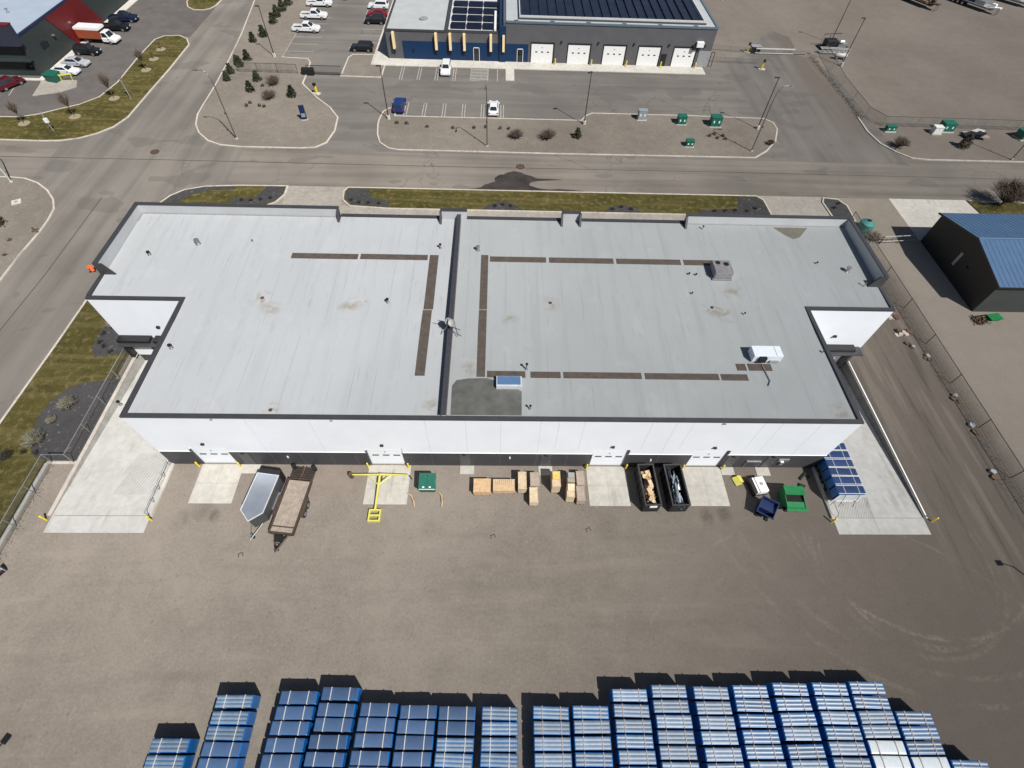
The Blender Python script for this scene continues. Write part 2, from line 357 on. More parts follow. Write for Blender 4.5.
mb = MB().sheet([(76,53),(93,53),(92,68),(92.4,91),(88.7,92.3),(90.5,96),(91,101),(88,104),(84.5,100),(80.5,93),(72,86)],.014)
struct(mb, 'driveway', asphD, 'asphalt driveway running past the sliding gate to the back lot')
mb = MB().sheet([(-31,92),(-33,92.4),(-36,92.2),(-37,90),(-37,83),(-36.4,72.6),(-37.1,67.4),(-39.1,64.7),(-43.7,61.4),(-49.3,60.1),(-130,60),(-130,170),(-31,170)],.010)
struct(mb, 'west_parking_lot', asphN, 'darker asphalt lot beside the charcoal and red building')
struct(MB().sheet(rect(-6,77.5,25,39.3),.006), 'front_pavement', concF, 'beige concrete pavement along the hidden front of the warehouse')
mb = MB().sheet([(0,39.2),(8.2,39.2),(8.0,43.6),(-.1,43.6)],.010).sheet([(67.8,39.2),(76.5,39.2),(76.9,43.6),(67,43.6)],.010)
struct(mb, 'entrance_aprons', concF, 'two driveway aprons between the street and the warehouse')
struct(MB().sheet([(86.9,43.6),(86.9,34),(99.4,34),(99.4,43.6)],.010).sheet([(100.6,43.6),(100.3,34),(125,34),(125,43.6)],.006), 'concrete_apron', conc, 'pale concrete apron behind the blue roofed building')
# puddle stain and manholes on the street
struct(MB().sheet([(25.5,43.7),(27.1,44.2),(27.6,44.9),(28.2,45.2),(29.2,45.8),(29.0,46.2),(29.1,46.7),(29.8,47.5),(30.4,47.6),(30.9,48.1),(31.9,48.5),(33.0,48.2),(33.6,47.7),(34.4,47.4),(35.3,46.75),(36.9,46.7),(39.2,46.55),(36.9,46.25),(35.5,46.1),(34.4,45.7),(34.1,45.3),(34.2,44.9),(35.2,44.4),(35.8,44.2),(37.0,44.05),(38.4,44.2),(40.4,44.05),(42.6,43.7)],.010), 'wet_patch', wet, 'dark wet stain spreading over the street')
struct(MB().strip([(-60,49.3),(-20,49.4),(20,49.3),(60,49.5),(130,49.3)],.13,.009), 'tar_seam', M('tar', (.06,.055,.05), .7), 'dark sealed seam along the middle of the street')
struct(MB().strip([(-24.4,40),(-24.1,25),(-24.5,10),(-24.2,-20)],.10,.012), 'avenue_tar_seam', MATS['tar'], 'thin dark sealed seam down the avenue')
for i,(x,y,t) in enumerate(((-21.8,51.4,'dark manhole cover in the road junction'),(32.9,49.7,'dark manhole cover in the street beside the wet stain'))):
    o = thing('manhole_cover', t, 'manhole cover', (x,y,.012)); MB().cyl((0,0,0),.55,.012,n=20).build('lid', rust, o); MB().tube([(.6*math.cos(a*.3),.6*math.sin(a*.3),.004) for a in range(22)],.04,4).build('rim', black, o)

def island(name, poly, mat, label, kerb=None, h=.11, kw=.22, closed=True):
    struct(MB().prism(poly, -.05, h), name, mat, label)
    if kerb is not None:
        k = MB().strip(kerb, kw, 0, h+.03, closed=closed)
        struct(k, 'kerb', kerbM, 'pale concrete kerb round the ' + label)
# north-west lawn
road = [(-120,53.7),(-60,53.7),(-45.6,53.7),(-39.6,53.6),(-36.8,53.8),(-34.3,54.6),(-32.4,56),(-30.7,58.1),(-29.8,61.2),(-29.8,69.7),(-29.7,78.4),(-29.9,88.5)]
inner = [(-31.2,91),(-33.1,92.4),(-35.9,92),(-37,90.3),(-37,83.2),(-36.4,72.6),(-37.1,67.4),(-39.1,64.7),(-41.5,63.1),(-43.7,61.4),(-46.3,60.3),(-60,60.1),(-120,60.1)]
island('lawn', road+inner, grassM, 'lawn strip at the far left street corner', road+inner)
island('lawn', [(-31.05,112),(-31.2,108),(-31.9,106.2),(-33.2,105.4),(-35.1,105.5),(-36.6,106.8),(-37.8,109.5),(-38.4,114),(-31.3,120)], grassM, 'small lawn at the top left lot entrance', [(-31.05,112),(-31.2,108),(-31.9,106.2),(-33.2,105.4),(-35.1,105.5),(-36.6,106.8),(-37.8,109.5),(-38.4,114),(-31.3,120)])
# west gravel island
wi = [(-120,44.1),(-60,44.1),(-40.2,44.1),(-38.6,44.1),(-36.7,43.9),(-34.4,42.9),(-32.2,41.2),(-30.4,39.2),(-29.3,37.2),(-28.9,35),(-28.7,32.5),(-28.8,28.1),(-28.6,23.2),(-28.7,0),(-28.7,-120)]
island('gravel_bed', wi+[(-120,-120)], gravelI, 'gravel corner plot left of the avenue', wi, closed=False)
# block north-east of the junction
nb = [(-31.5,170),(-24.1,112.1),(-21.6,93.8),(-20.5,82.6),(-19.7,71.7),(-19.5,65.8),(-19.3,62.5),(-18.5,59.4),(-17.2,57),(-15.1,54.8),(-12.9,53.7),(-9.8,53.3),(-.8,53.3),(1.5,53.6),(2.9,55.0),(3.5,58.6),(3.2,62.7),(1.3,65.9),(-1.6,69.2),(-5.1,74),(-5.2,77.1),(-5.6,82.4),(-6.3,83.7),(-11.3,84.3),(-11.4,95),(-11.4,170)]
island('gravel_bed', nb, gravelI, 'gravel corner plot with shrubs right of the avenue', nb[1:-2], closed=False)
ci = [(12.4,66.4),(11.2,66.2),(10.3,65),(10.0,62.5),(10,60.8),(10.4,57.7),(11.1,55.4),(12.6,53.9),(14,53.5),(37.6,53.4),(69.9,53.6),(72.3,55.6),(74.7,58.6),(76.2,62.4),(76.2,64.6),(74.9,65.9),(61.8,66.2),(45.4,66.2),(44.2,65.2),(43.4,63.7),(12.4,63.6)]
ci = [(12.4,63.6),(12.2,66.0),(11.2,66.2),(10.3,65)] + ci[3:]
ci = ci[:-1]
island('gravel_bed', ci, gravelI, 'long gravel island between the street and the parking lot', ci)
rk = [(92.0,67.1),(91.7,62.5),(92.3,58.7),(93.7,56.4),(95.5,54.6),(98,54.2),(130,54.2),(400,54.4)]
struct(MB().strip(rk, .25, 0, .14), 'kerb', kerbM, 'pale concrete kerb along the right hand gravel lot')
ri = [(1.0,77.3),(1.0,84.9),(1.6,86.2),(5.6,86.4),(5.7,82.2),(8.2,82),(8.2,77.2)]
island('gravel_bed', ri, gravelI, 'small gravel corner beside the grey and blue building', ri)
wdg = MB(); r9 = random.Random(9)
for _ in range(1100):
    y = r9.uniform(66.5,92); x = 92.3+r9.gauss(0,.35); a = r9.uniform(0,6.28); q = r9.uniform(.15,.4)
    wdg.add([(x,y,.02),(x+.08*math.cos(a),y+.08*math.sin(a),.02),(x+q*math.cos(a+.5),y+q*math.sin(a+.5),q*.7)],[(0,1,2)])
struct(wdg, 'weeds', M('weed_edge',(.07,.058,.045),.9,var=.3), 'dark dry weeds along the right edge of the driveway', 'stuff')
# lawns of the warehouse
v1 = [(-16.2,38.8),(-15.4,40.6),(-14,42),(-11.5,42.9),(-6.8,43.3),(-.2,43.4),(-.1,41.4),(-.9,39.6),(-2,38.8)]
island('lawn', v1, grassM, 'small lawn behind the left end of the warehouse', v1)
struct(MB().prism([(-15.9,39.2),(-15.2,40.5),(-13.9,41.8),(-11.5,42.7),(-7.5,43),(-7.0,42.4),(-10.5,42.0),(-12.8,40.8),(-13.8,39.2)],.06,.125).prism([(-2.9,43.1),(-.4,43.2),(-.35,41.4),(-1.1,39.8),(-2.2,39.2),(-7,39.2),(-7,40.3),(-4,40.6)],.06,.125), 'stone_mulch_bed', gravelD, 'dark stone mulch at the small back lawn')
v2 = [(8.3,43.4),(7.9,42.4),(8.1,40.5),(9.3,39.1),(14.8,38.7),(68.0,38.7),(67.9,42.4),(67.1,43.4)]
island('lawn', v2, grassM, 'long lawn strip between street and warehouse', v2)
struct(MB().prism([(8.6,43.1),(8.2,42.4),(8.4,40.6),(9.5,39.4),(14.5,39.0),(14.5,40.4),(12,40.9),(11.2,43.1)],.06,.125).prism([(27.4,38.8),(28.2,40),(30.2,40.9),(32.2,40),(33,38.8)],.06,.125).prism([(44.3,38.8),(45.2,40),(46.9,40.6),(48.8,40),(49.8,38.8)],.06,.125).prism([(58,38.8),(58,39.8),(63.5,40.2),(64.4,43.1),(66.9,43.1),(67.6,42.2),(67.7,38.9)],.06,.125),
       'stone_mulch_bed', gravelD, 'dark stone mulch beds along the long back lawn')
v3 = [(77.0,43.3),(76.5,42.2),(76.7,38),(79.6,38),(79.8,41.5),(79,43)]
island('stone_mulch_bed', v3, gravelD, 'dark mulch corner beside the right entrance', v3)
v4 = [(-17.2,38.6),(-17.15,22.6),(-17.3,13.2),(-17.6,4.6),(-18,-20),(-18.5,-60),(-11.2,-60),(-11.2,-.1),(-9.3,-.1),(-9.3,40)]
struct(MB().prism(v4,-.05,.10), 'lawn', grassM, 'wide lawn between the avenue and the warehouse')
struct(MB().strip([(-17.3,38.6),(-17.25,22.6),(-17.4,13.2),(-17.7,4.6),(-18.1,-20),(-18.6,-60)],.22,0,.13), 'kerb', kerbM, 'pale concrete kerb between avenue and lawn')
struct(MB().prism([(-11.4,.15),(-12.6,.5),(-13.6,1.6),(-14.2,3.2),(-14.5,5),(-14.2,6.7),(-13.4,8.1),(-12.2,8.9),(-10.4,9.2),(-9.2,9.4),(-8.5,9.5),(-8.5,.15)],.05,.125), 'stone_mulch_bed', gravelD, 'half oval dark stone mulch bed beside the left ramp')
struct(MB().prism([(-8.5,13.2),(-12.6,12.2),(-13.4,13.5),(-13.6,16),(-13.0,18.6),(-12,20.5),(-8.5,20.5)],.05,.122), 'stone_mulch_bed', gravelD, 'dark stone mulch under the left wing wall')
struct(MB().prism([(98.5,43.5),(98.9,40),(107.5,40),(107.3,43.0),(104,43.2),(101,42.8)],.0,.10), 'lawn', grassM, 'dark grass patch behind the blue roofed building')
# loading ramps: sunk towards the wings
for x0,x1,hx0,hx1,lab in ((-8.3,0,-4.4,-.25,'left'),(60,68.3,60.2,64.0,'right')):
    mb = MB().sheet(rect(x0,x1,-6.5,-5),.004)
    mb.quad((x0,-5,.004),(x1,-5,.004),(x1,12.9,-1.2),(x0,12.9,-1.2))
    struct(mb, 'loading_ramp', concW, 'pale concrete loading ramp sloping down at the %s side of the warehouse' % lab)
    g = MB()
    for k in range(15):                       # tooled grooves: shallow darker lines
        a = hx0 + .25 + k*(hx1-hx0-.3)/15
        za = lambda y: .008 - 1.204*(max(y,-5)+5)/17.9
        for (ya,yb) in ((-3.0,-.9),(-.9,1.2)) if lab == 'left' else ((-5.0,-3.0),(-3.0,-.5)):
            xa = a; xb = min(hx1, a+(.55 if lab == 'left' else 1.3))
            g.quad((xa,ya,za(ya)+.004),(xa+.045,ya,za(ya)+.004),(xb+.045,yb,za(yb)+.004),(xb,yb,za(yb)+.004))
    struct(g, 'ramp_grooves', M('groove_shadow', (.27,.27,.26), .9), 'slanting grooves tooled into the %s loading ramp' % lab)
mb = MB().quad((63.7,-6.5,.009),(63.73,-6.5,.009),(63.73,-5,.009),(63.7,-5,.009)).quad((63.7,-5,.009),(63.73,-5,.009),(63.73,8,-.87),(63.7,8,-.87))
mb.quad((60.2,-5.02,.010),(68.2,-5.02,.010),(68.2,-4.98,.010),(60.2,-4.98,.010)).quad((-8.1,-5.02,.010),(-.2,-5.02,.010),(-.2,-4.98,.010),(-8.1,-4.98,.010))
struct(mb, 'ramp_joints', M('joint_dark', (.16,.16,.155), .9), 'thin dark expansion joints in the loading ramps')
# door pads and landings in the yard
for x0,x1,y0,l in ((2.75,6.5,-3.85,'left most overhead door'),(18,21.85,-3.88,'overhead door by the yellow boom'),(38.2,41.9,-3.95,'overhead door left of the scrap bins'),(47.3,50.95,-3.92,'overhead door right of the scrap bins')):
    struct(MB().prism(rect(x0,x1,y0,-.05),-.05,.012), 'concrete_pad', conc, 'pale concrete pad before the ' + l)
for x0,x1,y0,l in ((6.5,8.1,-.95,'left most pad'),(26.4,27.7,-.9,'middle of the dark wall'),(33.7,35.0,-1.0,'timber crates'),(50.95,52.2,-.85,'right pad'),(54.3,55.6,-.9,'green hopper')):
    struct(MB().prism(rect(x0,x1,y0,-.05),-.05,.05), 'door_landing', conc, 'small pale concrete door landing at the ' + l, bevel=.02)
struct(MB().box(-11.2,-8.6,-.12,.12,-.05,.16), 'kerb', kerbM, 'short pale concrete kerb at the head of the gravel strip')
struct(MB().prism([(-11.35,-.1),(-11.1,-.1),(-11.1,-40),(-11.35,-40)],-.05,.12), 'kerb', concW, 'long pale concrete mowing kerb beside the lawn fence')
jm = MB()
for x0,x1,y0 in ((2.75,6.5,-3.85),(18,21.85,-3.88),(38.2,41.9,-3.95),(47.3,50.95,-3.92)):
    xm = (x0+x1)/2; jm.quad((xm-.012,y0,.016),(xm+.012,y0,.016),(xm+.012,-.05,.016),(xm-.012,-.05,.016)); jm.quad((x0,y0*.5-.012,.017),(x1,y0*.5-.012,.017),(x1,y0*.5+.012,.017),(x0,y0*.5+.012,.017))
struct(jm, 'pad_joints', M('saw_cut', (.31,.295,.265), .9), 'thin saw cut joints in the door pads')
# painted stalls
mb = MB()
def line(a,b,w=.12): mb.strip([a,b],w,.022)
for x in (13.95,17.0,20.3,23.6,26.8,30.1):
    for d in (-.22,.22): line((x+d,68.4),(x+d,63.9))
for x in (11.7,14.9,18.1,21.3,24.3,27.4):
    if x > 23: continue
    for d in (-.22,.22): line((x+d,81.7),(x+d,76.7))
for k in range(9): line((24.3,77.2+k*.6),(27.4,77.6+k*.6),.22)
line((24.3,77),(24.3,82)); line((27.45,77),(27.45,82))
line((29.2,77),(29.2,81.8)); 
for y in (84.4,87.1,90.3,93.6,96.9,100.2,103.6): line((-11.2,y),(-5.9,y+.1))
line((-11.25,84.3),(-11.25,96))
for y in (88.6,91.9,95.2,98.4,101.6): line((1.2,y),(5.9,y))
struct(mb, 'parking_lines', M('worn_line', (.40,.39,.37), .8, var=.25, vscale=2), 'white painted parking stall lines in the lot')
mb = MB()
for a,b in (((-49.3,72.6),(-47.3,67.2)),((-53,72.6),(-51.8,67.2))): mb.strip([a,b],.13,.016)
struct(mb, 'parking_lines', M('worn_line', (.40,.39,.37), .8, var=.25, vscale=2), 'white stall lines beside the dark red car')
struct(MB().prism([(-47.9,67.2),(-49.2,72.8),(-43.4,73.0),(-42.4,70.6),(-44.2,68.6)],-.02,.10), 'pavement_island', concF, 'pale curved pavement island at the charcoal building corner')
# walks round the grey and blue building
mb = MB().prism([(8.2,82),(68.6,82),(68.6,85),(8.4,85)],-.02,.13).prism([(30.7,77.3),(32.3,77.3),(32.3,82),(30.7,82)],-.02,.128).prism([(5.6,82.1),(8.2,82.0),(8.4,85),(8.4,120),(5.6,120)],-.02,.126)
struct(mb, 'pavement', conc, 'pale concrete pavement round the grey and blue building')
struct(MB().prism([(-49.9,73.3),(-48.6,73.3),(-48.3,112),(-49.9,112)],-.02,.12).prism([(-80,72.6),(-48.7,72.6),(-48.7,73.3),(-80,73.3)],-.02,.118), 'pavement', conc, 'pale pavement along the charcoal and red building')

# ------------------------------------------------------------------ main warehouse
W = thing('warehouse', 'long white walled warehouse with pale flat roof and charcoal base', 'building')
H0 = 8.0
DO = [(2.85,6.05),(18.2,21.4),(38.45,41.65),(47.55,50.75)]
edges = [0] + [v for d in DO for v in d] + [60]
mb = MB().box(0,60,0,.35,3.2,H0)
for i in range(0,len(edges),2): mb.box(edges[i],edges[i+1],0,.35,2.42,3.2)
# other outer walls
mb.box(0,.35,.35,12.9,-1.2,H0).box(59.65,60,.35,12.9,-1.2,H0)
mb.box(-8.7,0,12.9,13.25,2.5,H0).box(60,68.5,12.9,13.25,2.5,H0)
mb.box(-8.7,-8.35,13.25,25.7,-.1,H0).box(68.15,68.5,13.25,25.7,-.1,H0).box(-8.35,68.15,25.35,25.7,-.1,H0)
mb.build('wall', white, W)
for i in range(0,len(edges),2):
    MB().box(edges[i],edges[i+1],-.03,.32,-.05,2.40).build('base_cladding', dark, W); MB().box(edges[i],edges[i+1],-.045,.30,2.40,2.44).build('cap_flashing', whiteP, W)
for x0,x1 in ((-8.7,0),(60,68.5)): MB().box(x0,x1,12.92,13.25,-1.3,2.5).build('base_cladding', dark, W)
j = MB()
for x in (9.5,14.6,23.9,27.2,30.1,33.4,44.6,53.4,56.7): j.box(x,x+.03,-.004,.2,2.45,7.98)
for x in (34.9,37.0,42.6,46.0,51.9): j.box(x,x+.03,-.004,.2,3.3,7.98)
j.build('panel_joint', M('joint_grey', (.55,.58,.62), .6, var=.05), W)
j = MB()
for x in (9.6,12.2,14.9,17.1,23.9,27.2,30.1,33.4,36.2,44.6,53.4,56.7): j.box(x,x+.03,-.034,.2,.02,2.38)
j.build('cladding_joint', M('joint_pale', (.13,.13,.14), .6, var=.05), W)
for x0,x1 in DO:
    d = MB().box(x0,x1,.12,.20,0,3.25)
    for z in (.55,1.1,1.65,2.2,2.75): d.box(x0,x1,.114,.13,z,z+.02)
    d = d.build('overhead_door', white, W)
    for k in range(3): MB().box(x0+.35+k*.95,x0+.95+k*.95,.098,.116,1.62,1.80).build('door_window', glass, d)
    l_ = x0 < 30; MB().box(x0-.10,x0+.03,-.04,.115,0,2.75 if l_ else 2.42).build('door_jamb', darkT, W); MB().box(x1-.03,x1+.10,-.04,.115,0,2.42 if l_ else 3.15).build('door_jamb', darkT, W)
    MB().box((x0+x1)/2-.13,(x0+x1)/2+.13,-.16,0,3.72,3.92).build('wall_light', black, W)
    MB().box((x0+x1)/2-.06,(x0+x1)/2+.06,.07,.115,2.3,2.42).build('door_light', greyp, W)
for x in (7.2,26.9,34.3,51.5,55.2):
    d = MB().box(x-.48,x+.48,-.07,0,.06,2.14).build('door', M('door_grey', (.075,.075,.08), .4), W)
    MB().cyl((x+.36,-.11,1.05),.03,.05,'y',8).build('handle', steel, d)
    MB().box(x-.12,x+.12,-.2,-.03,2.2,2.36).build('wall_light', black, W)
for x,z in ((11,1.4),(31.0,1.5),(44.0,1.2)): MB().box(x-.06,x+.06,-.10,-.03,z,z+.3).build('meter_box', whiteP, W)
MB().box(53.0,54.4,-.12,-.03,1.2,1.28).box(53.0,53.06,-.12,-.03,.2,1.28).build('conduit', steel, W)
MB().box(55.9,56.9,-.09,-.03,1.3,1.7).box(56.2,56.5,-.2,-.03,.8,1.3).build('gas_meter', steel, W)
# docks on the wing walls
for x0,sgn in ((-8.7,1),(60,-1)):
    a = x0+.4 if sgn > 0 else x0+4.6; 
    for q in (a, a+3.6) :
        if q > x0+5.9: continue
        d = MB().box(q,q+2.5,12.80,12.93,-.05,2.35)
        d = d.build('dock_door', whiteP, W)
        MB().box(q-.35,q,12.2,12.9,-.1,2.6).box(q+2.5,q+2.85,12.2,12.9,-.1,2.6).box(q-.35,q+2.85,12.1,12.9,2.6,2.95).build('dock_shelter', black, W)
    MB().box(x0+.2,x0+8.2,11.7,12.9,2.5,2.62).build('dock_canopy', darkT, W)
    MB().box(x0+4.5,x0+4.8,12.7,12.9,4.2,4.42).build('wall_light', black, W)
# roof, coping, firewall
def zr(y): return 8.02 + .03*max(0, y-10)          # the rear of the roof rises gently
def adj(x, y):                                       # plan position on the sloping roof
    k = (zr(y)-8.05)/35.2; return x+(29.8-x)*k, y+(-21.6-y)*k
def roof_sheet(x0, x1, xw, mat):
    m = MB(); m.quad((x0,.35,8.02),(x1,.35,8.02),(x1,10,8.02),(x0,10,8.02)); m.quad((x0,10,8.02),(x1,10,8.02),(x1,13.25,zr(13.25)),(x0,13.25,zr(13.25)))
    m.quad((min(x0,xw),13.25,zr(13.25)),(max(x1,xw),13.25,zr(13.25)),(max(x1,xw),25.35,zr(25.35)),(min(x0,xw),25.35,zr(25.35))); m.build('roof', mat, W)
roof_sheet(.35, 25.3, -8.35, roofL); roof_sheet(25.65, 59.65, 68.15, roofR)
c = MB(); e=.04; w_c=.36
def cop(x0,x1,y0,y1): c.box(x0,x1,y0,y1,8.0,8.2)
cop(-e,60+e,-e,w_c-e); cop(-e,w_c-e,w_c-e,12.9-e); cop(60-w_c+e,60+e,w_c-e,12.9-e)
cop(-8.7-e,w_c-e,12.9-e,12.9+w_c-e); cop(60-w_c+e,68.5+e,12.9-e,12.9+w_c-e)
c.box(-8.7-e,-8.7+w_c-e,12.9+w_c-e,16.05,8.0,8.27); c.box(68.5-w_c+e,68.5+e,12.9+w_c-e,16.05,8.0,8.27)
for x0,x1 in ((12.7,23.5),(26.3,36.6),(38.6,50.2)): c.box(x0,x1,25.7-w_c+e,25.7+e,8.0,8.62)
c.build('coping', darkT, W)
SEG = ((-8.7,12.6),(23.5,26.3),(36.6,38.6),(50.2,68.5))
for i,(x0,x1) in enumerate(SEG):
    rp = MB().box(x0+.02,x1-.02,25.38,25.68,8.0,9.45); rc = MB().box(x0-e,x1+e,25.34,25.7+e,9.45,9.56)
    if i == 0: rp.box(-8.68,-8.38,16.2,25.38,8.0,9.45); rc.box(-8.7-e,-8.34,16.1,25.34,9.45,9.56)
    if i == 3: rp.box(68.18,68.48,16.2,25.38,8.0,9.45); rc.box(68.14,68.5+e,16.1,25.34,9.45,9.56)
    rp.build('raised_parapet', M('parapet_inner', (.46,.475,.49), .6, var=.05, vscale=.6), W); rc.build('parapet_coping', darkT, W)
for x in (12.6,23.5,36.6,38.6,50.2): MB().hexa([(x-.11,24.3,8.3),(x+.11,24.3,8.3),(x+.11,25.36,8.3),(x-.11,25.36,8.3)],[(x-.11,25.1,9.5),(x+.11,25.1,9.5),(x+.11,25.36,9.5),(x-.11,25.36,9.5)]).build('parapet_return', darkT, W)
for x0,x1,xi in ((-8.7,-7.2,-7.9),(68.5,67.0,67.7)): MB().hexa([(min(x0,x1),16.06,8.1),(max(x0,x1),16.06,8.1),(max(x0,x1),16.2,8.1),(min(x0,x1),16.2,8.1)],[(min(x0,xi),16.06,9.5),(max(x0,xi),16.06,9.5),(max(x0,xi),16.2,9.5),(min(x0,xi),16.2,9.5)]).build('parapet_return', darkT, W)
MB().box(-8.3,12.5,25.24,25.34,8.4,8.56).box(-8.34,-8.24,24.0,25.24,8.38,8.54).build('roof_edge_strip', greyp, W); MB().box(50.3,68.1,25.24,25.34,8.4,8.56).build('roof_edge_strip', greyp, W)
MB().hexa([(25.3,.33,7.7),(25.65,.33,7.7),(25.65,25.35,7.7),(25.3,25.35,7.7)],[(25.3,.33,8.6),(25.65,.33,8.6),(25.65,25.35,9.0),(25.3,25.35,9.0)]).build('firewall', white, W); MB().hexa([(25.27,.1,8.6),(25.68,.1,8.6),(25.68,25.36,9.0),(25.27,25.36,9.0)],[(25.27,.1,8.68),(25.68,.1,8.68),(25.68,25.36,9.1),(25.27,25.36,9.1)]).build('firewall_coping', M('plum_coping',(.048,.046,.054),.5), W)
for x_ in (25.27,25.65): MB().box(x_,x_+.03,.35,25.3,8.0,8.6).build('firewall_flashing', M('flash_dark',(.06,.06,.07),.5), W)
PADS = [(8.7,15.4,19.05,19.85),(15.65,22.5,19.1,19.9),(27.95+.95,34.7,19.05,19.85),(35.0,41.7,19.05,19.85),(42,48.75,19.05,19.85),(49.05,52.3,19.05,19.85),
        (22.75,23.6,12.2,19.9),(22.72,23.55,4.4,12.1),(28.0,28.72,12.3,20.05),(28.0,28.72,4.35,12.2),(28.9,32.2,4.3,5.0),(32.65,35.25,4.3,4.97),(35.5,42.3,4.3,4.97),(42.6,49.1,4.28,4.95),(49.3,51.65,4.25,4.93),(50.95,51.8,5.35,6.1),(52,54.1,5.35,6.12)]
for x0,x1,y0,y1 in PADS:
    (a0,b0),(a1,b1) = adj(x0,y0),adj(x1,y1)
    MB().hexa([(a0,b0,zr(b0)+.002),(a1,b0,zr(b0)+.002),(a1,b1,zr(b1)+.002),(a0,b1,zr(b1)+.002)],[(a0,b0,zr(b0)+.03),(a1,b0,zr(b0)+.03),(a1,b1,zr(b1)+.03),(a0,b1,zr(b1)+.03)]).build('walkway_pad', padM, W)
MB().prism([(26.0,.5),(31.8,.5),(31.85,2.9),(31.0,3.5),(29.9,3.9),(28.9,4.25),(27.3,4.2),(26.3,4.0),(25.95,3.4)],8.02,8.027).build('ponding_stain', pond, W)
st_ = MB().add([(x_,y_,zr(y_)+.006) for x_,y_ in ((60.0,25.0),(61.0,23.7),(61.7,23.1),(62.5,23.4),(63.9,25.0))],[(0,1,2,3,4)]); st_.build('roof_stain', M('silt', (.12,.115,.09), .9), W)
# rooftop units and pipes
u = MB().box(51.4,53.2,16.7,18.5,8.4,9.25).box(51.3,53.3,16.6,18.6,8.1,8.4).build('rooftop_unit', M('unit_lilac_grey', (.20,.195,.205), .45, var=.2), W, bevel=.03)
MB().cyl((51.9,18.1,9.25),.24,.06).build('fan', black, u); MB().cyl((52.7,17.9,9.25),.26,.06).build('fan', black, u); MB().box(51.5,53.1,16.67,16.7,8.5,9.1).build('grille', steel, u)
u = MB().box(52.4,55.0,6.3,7.5,8.15,8.95).box(52.5,54.9,6.4,7.4,8.02,8.15).build('rooftop_unit', M('unit_white', (.62,.67,.72), .4, var=.05), W, bevel=.03)
MB().box(52.9,53.5,6.05,6.3,8.3,8.9).build('intake_hood', black, u); MB().box(54.4,54.44,6.3,7.5,8.951,8.962).box(54.0,54.8,6.2,6.3,8.1,8.4).build('service_panel', greyp, u)
MB().tube([(53.3,6.0,8.1),(53.5,4.2,8.1),(53.2,3.7,8.1)],.05,6).build('gas_pipe', steel, W)
u = MB().box(29.7,31.85,3.1,4.15,8.02,8.5).build('flat_unit', M('flat_unit_frame', (.5,.52,.55), .4), W, bevel=.02)
MB().box(29.8,31.75,3.25,4.1,8.5,8.53).build('flat_unit_top', M('sky_reflection_blue', (.09,.17,.30), .15, var=.05), u)  # blue sky reflection put into the colour of the unit's top
VN = [(-1.2,21,.3,.5),(-5.4,19.2,.2,.35),(19.3,13,.18,.45),(1.3,7.1,.2,.4),(-.5,1.2,.15,.4),(23.7,21,.16,.5),(27.6,20.8,.25,.45),(32.3,5.2,.14,.75),(32.5,1.1,.12,.5),(53.4,12.1,.1,.25),(63.2,19.6,.12,.2),(66.0,18.5,.3,.5),(66.9,16.3,.1,.6),(52.3,25,.12,.4),(48.9,14.8,.1,.2),(59.4,7.5,.12,.25),(49.2,17.6,.12,.2),(49.9,17.5,.12,.2),(4.2,21.5,.08,.2)]
for x,y,r,h in VN:
    x,y = adj(x,y); z_ = zr(y)-.02; r *= .85
    v = MB().cyl((x,y,z_),r*.6,h,n=10).cyl((x,y,z_),r*1.1,.06,n=10).build('roof_vent', steel, W); MB().cyl((x,y,z_+h),r,.09,n=10).build('vent_cap', black if r<.2 else steel, v)
for x,y in ((7.4,13.4),(34.8,13.3),(50.5,13.0),(11.5,.8)):
    x,y = adj(x,y); z_ = zr(y)-.02
    v = MB().cyl((x,y,z_),.17,.04,n=12).build('roof_drain', rust, W); MB().cyl((x+.03,y,z_+.04),.10,.09,n=8).build('drain_dome', rust, v)
for x_ in (7,16.5,48.5): MB().box(x_-.09,x_+.09,-.14,-.045,7.86,7.98).build('scupper', greyp, W)
# antenna mast on the firewall
v = MB().tube([(25.5,9.3,8.68),(25.5,9.3,10.0)],.05,6).tube([(24.6,9.1,8.05),(25.5,9.3,9.4)],.03,5).tube([(26.5,8.9,8.05),(25.5,9.3,9.4)],.03,5).build('antenna_mast', steel, W)
dsh = MB(); vs=[];fs=[]
for i in range(4):
    for k in range(12): vs.append((.115*i*math.cos(k*math.pi/6),.115*i*math.sin(k*math.pi/6),.024*i*i*.55))
for i in range(3):
    for k in range(12): fs.append((i*12+k,(i+1)*12+k,(i+1)*12+(k+1)%12,i*12+(k+1)%12))
dsh.add(vs,fs); dsh.xf(Matrix.Translation((25.75,9.0,9.75)) @ Matrix.Rotation(rad(48),4,'X') @ Matrix.Rotation(rad(-20),4,'Y')); dsh.build('dish', M('dish_grey',(.36,.36,.35),.6), v)
dsh2 = MB().add(vs,fs).xf(Matrix.Translation((25.3,9.5,9.4)) @ Matrix.Rotation(rad(50),4,'X') @ Matrix.Rotation(rad(30),4,'Y')).build('dish', greyp, v); MB().tube([(25.2,9.0,8.7),(25.9,9.4,9.2),(26.2,8.7,8.3)],.035,5).tube([(24.7,9.6,8.7),(25.5,9.0,9.0)],.03,5).build('brace', black, v)
MB().tube([(25.8,8.7,9.5),(26.5,8.2,9.7)],.03,5).tube([(24.4,9.7,9.3),(25.2,9.4,9.4)],.03,5).build('dish_arm', black, v)

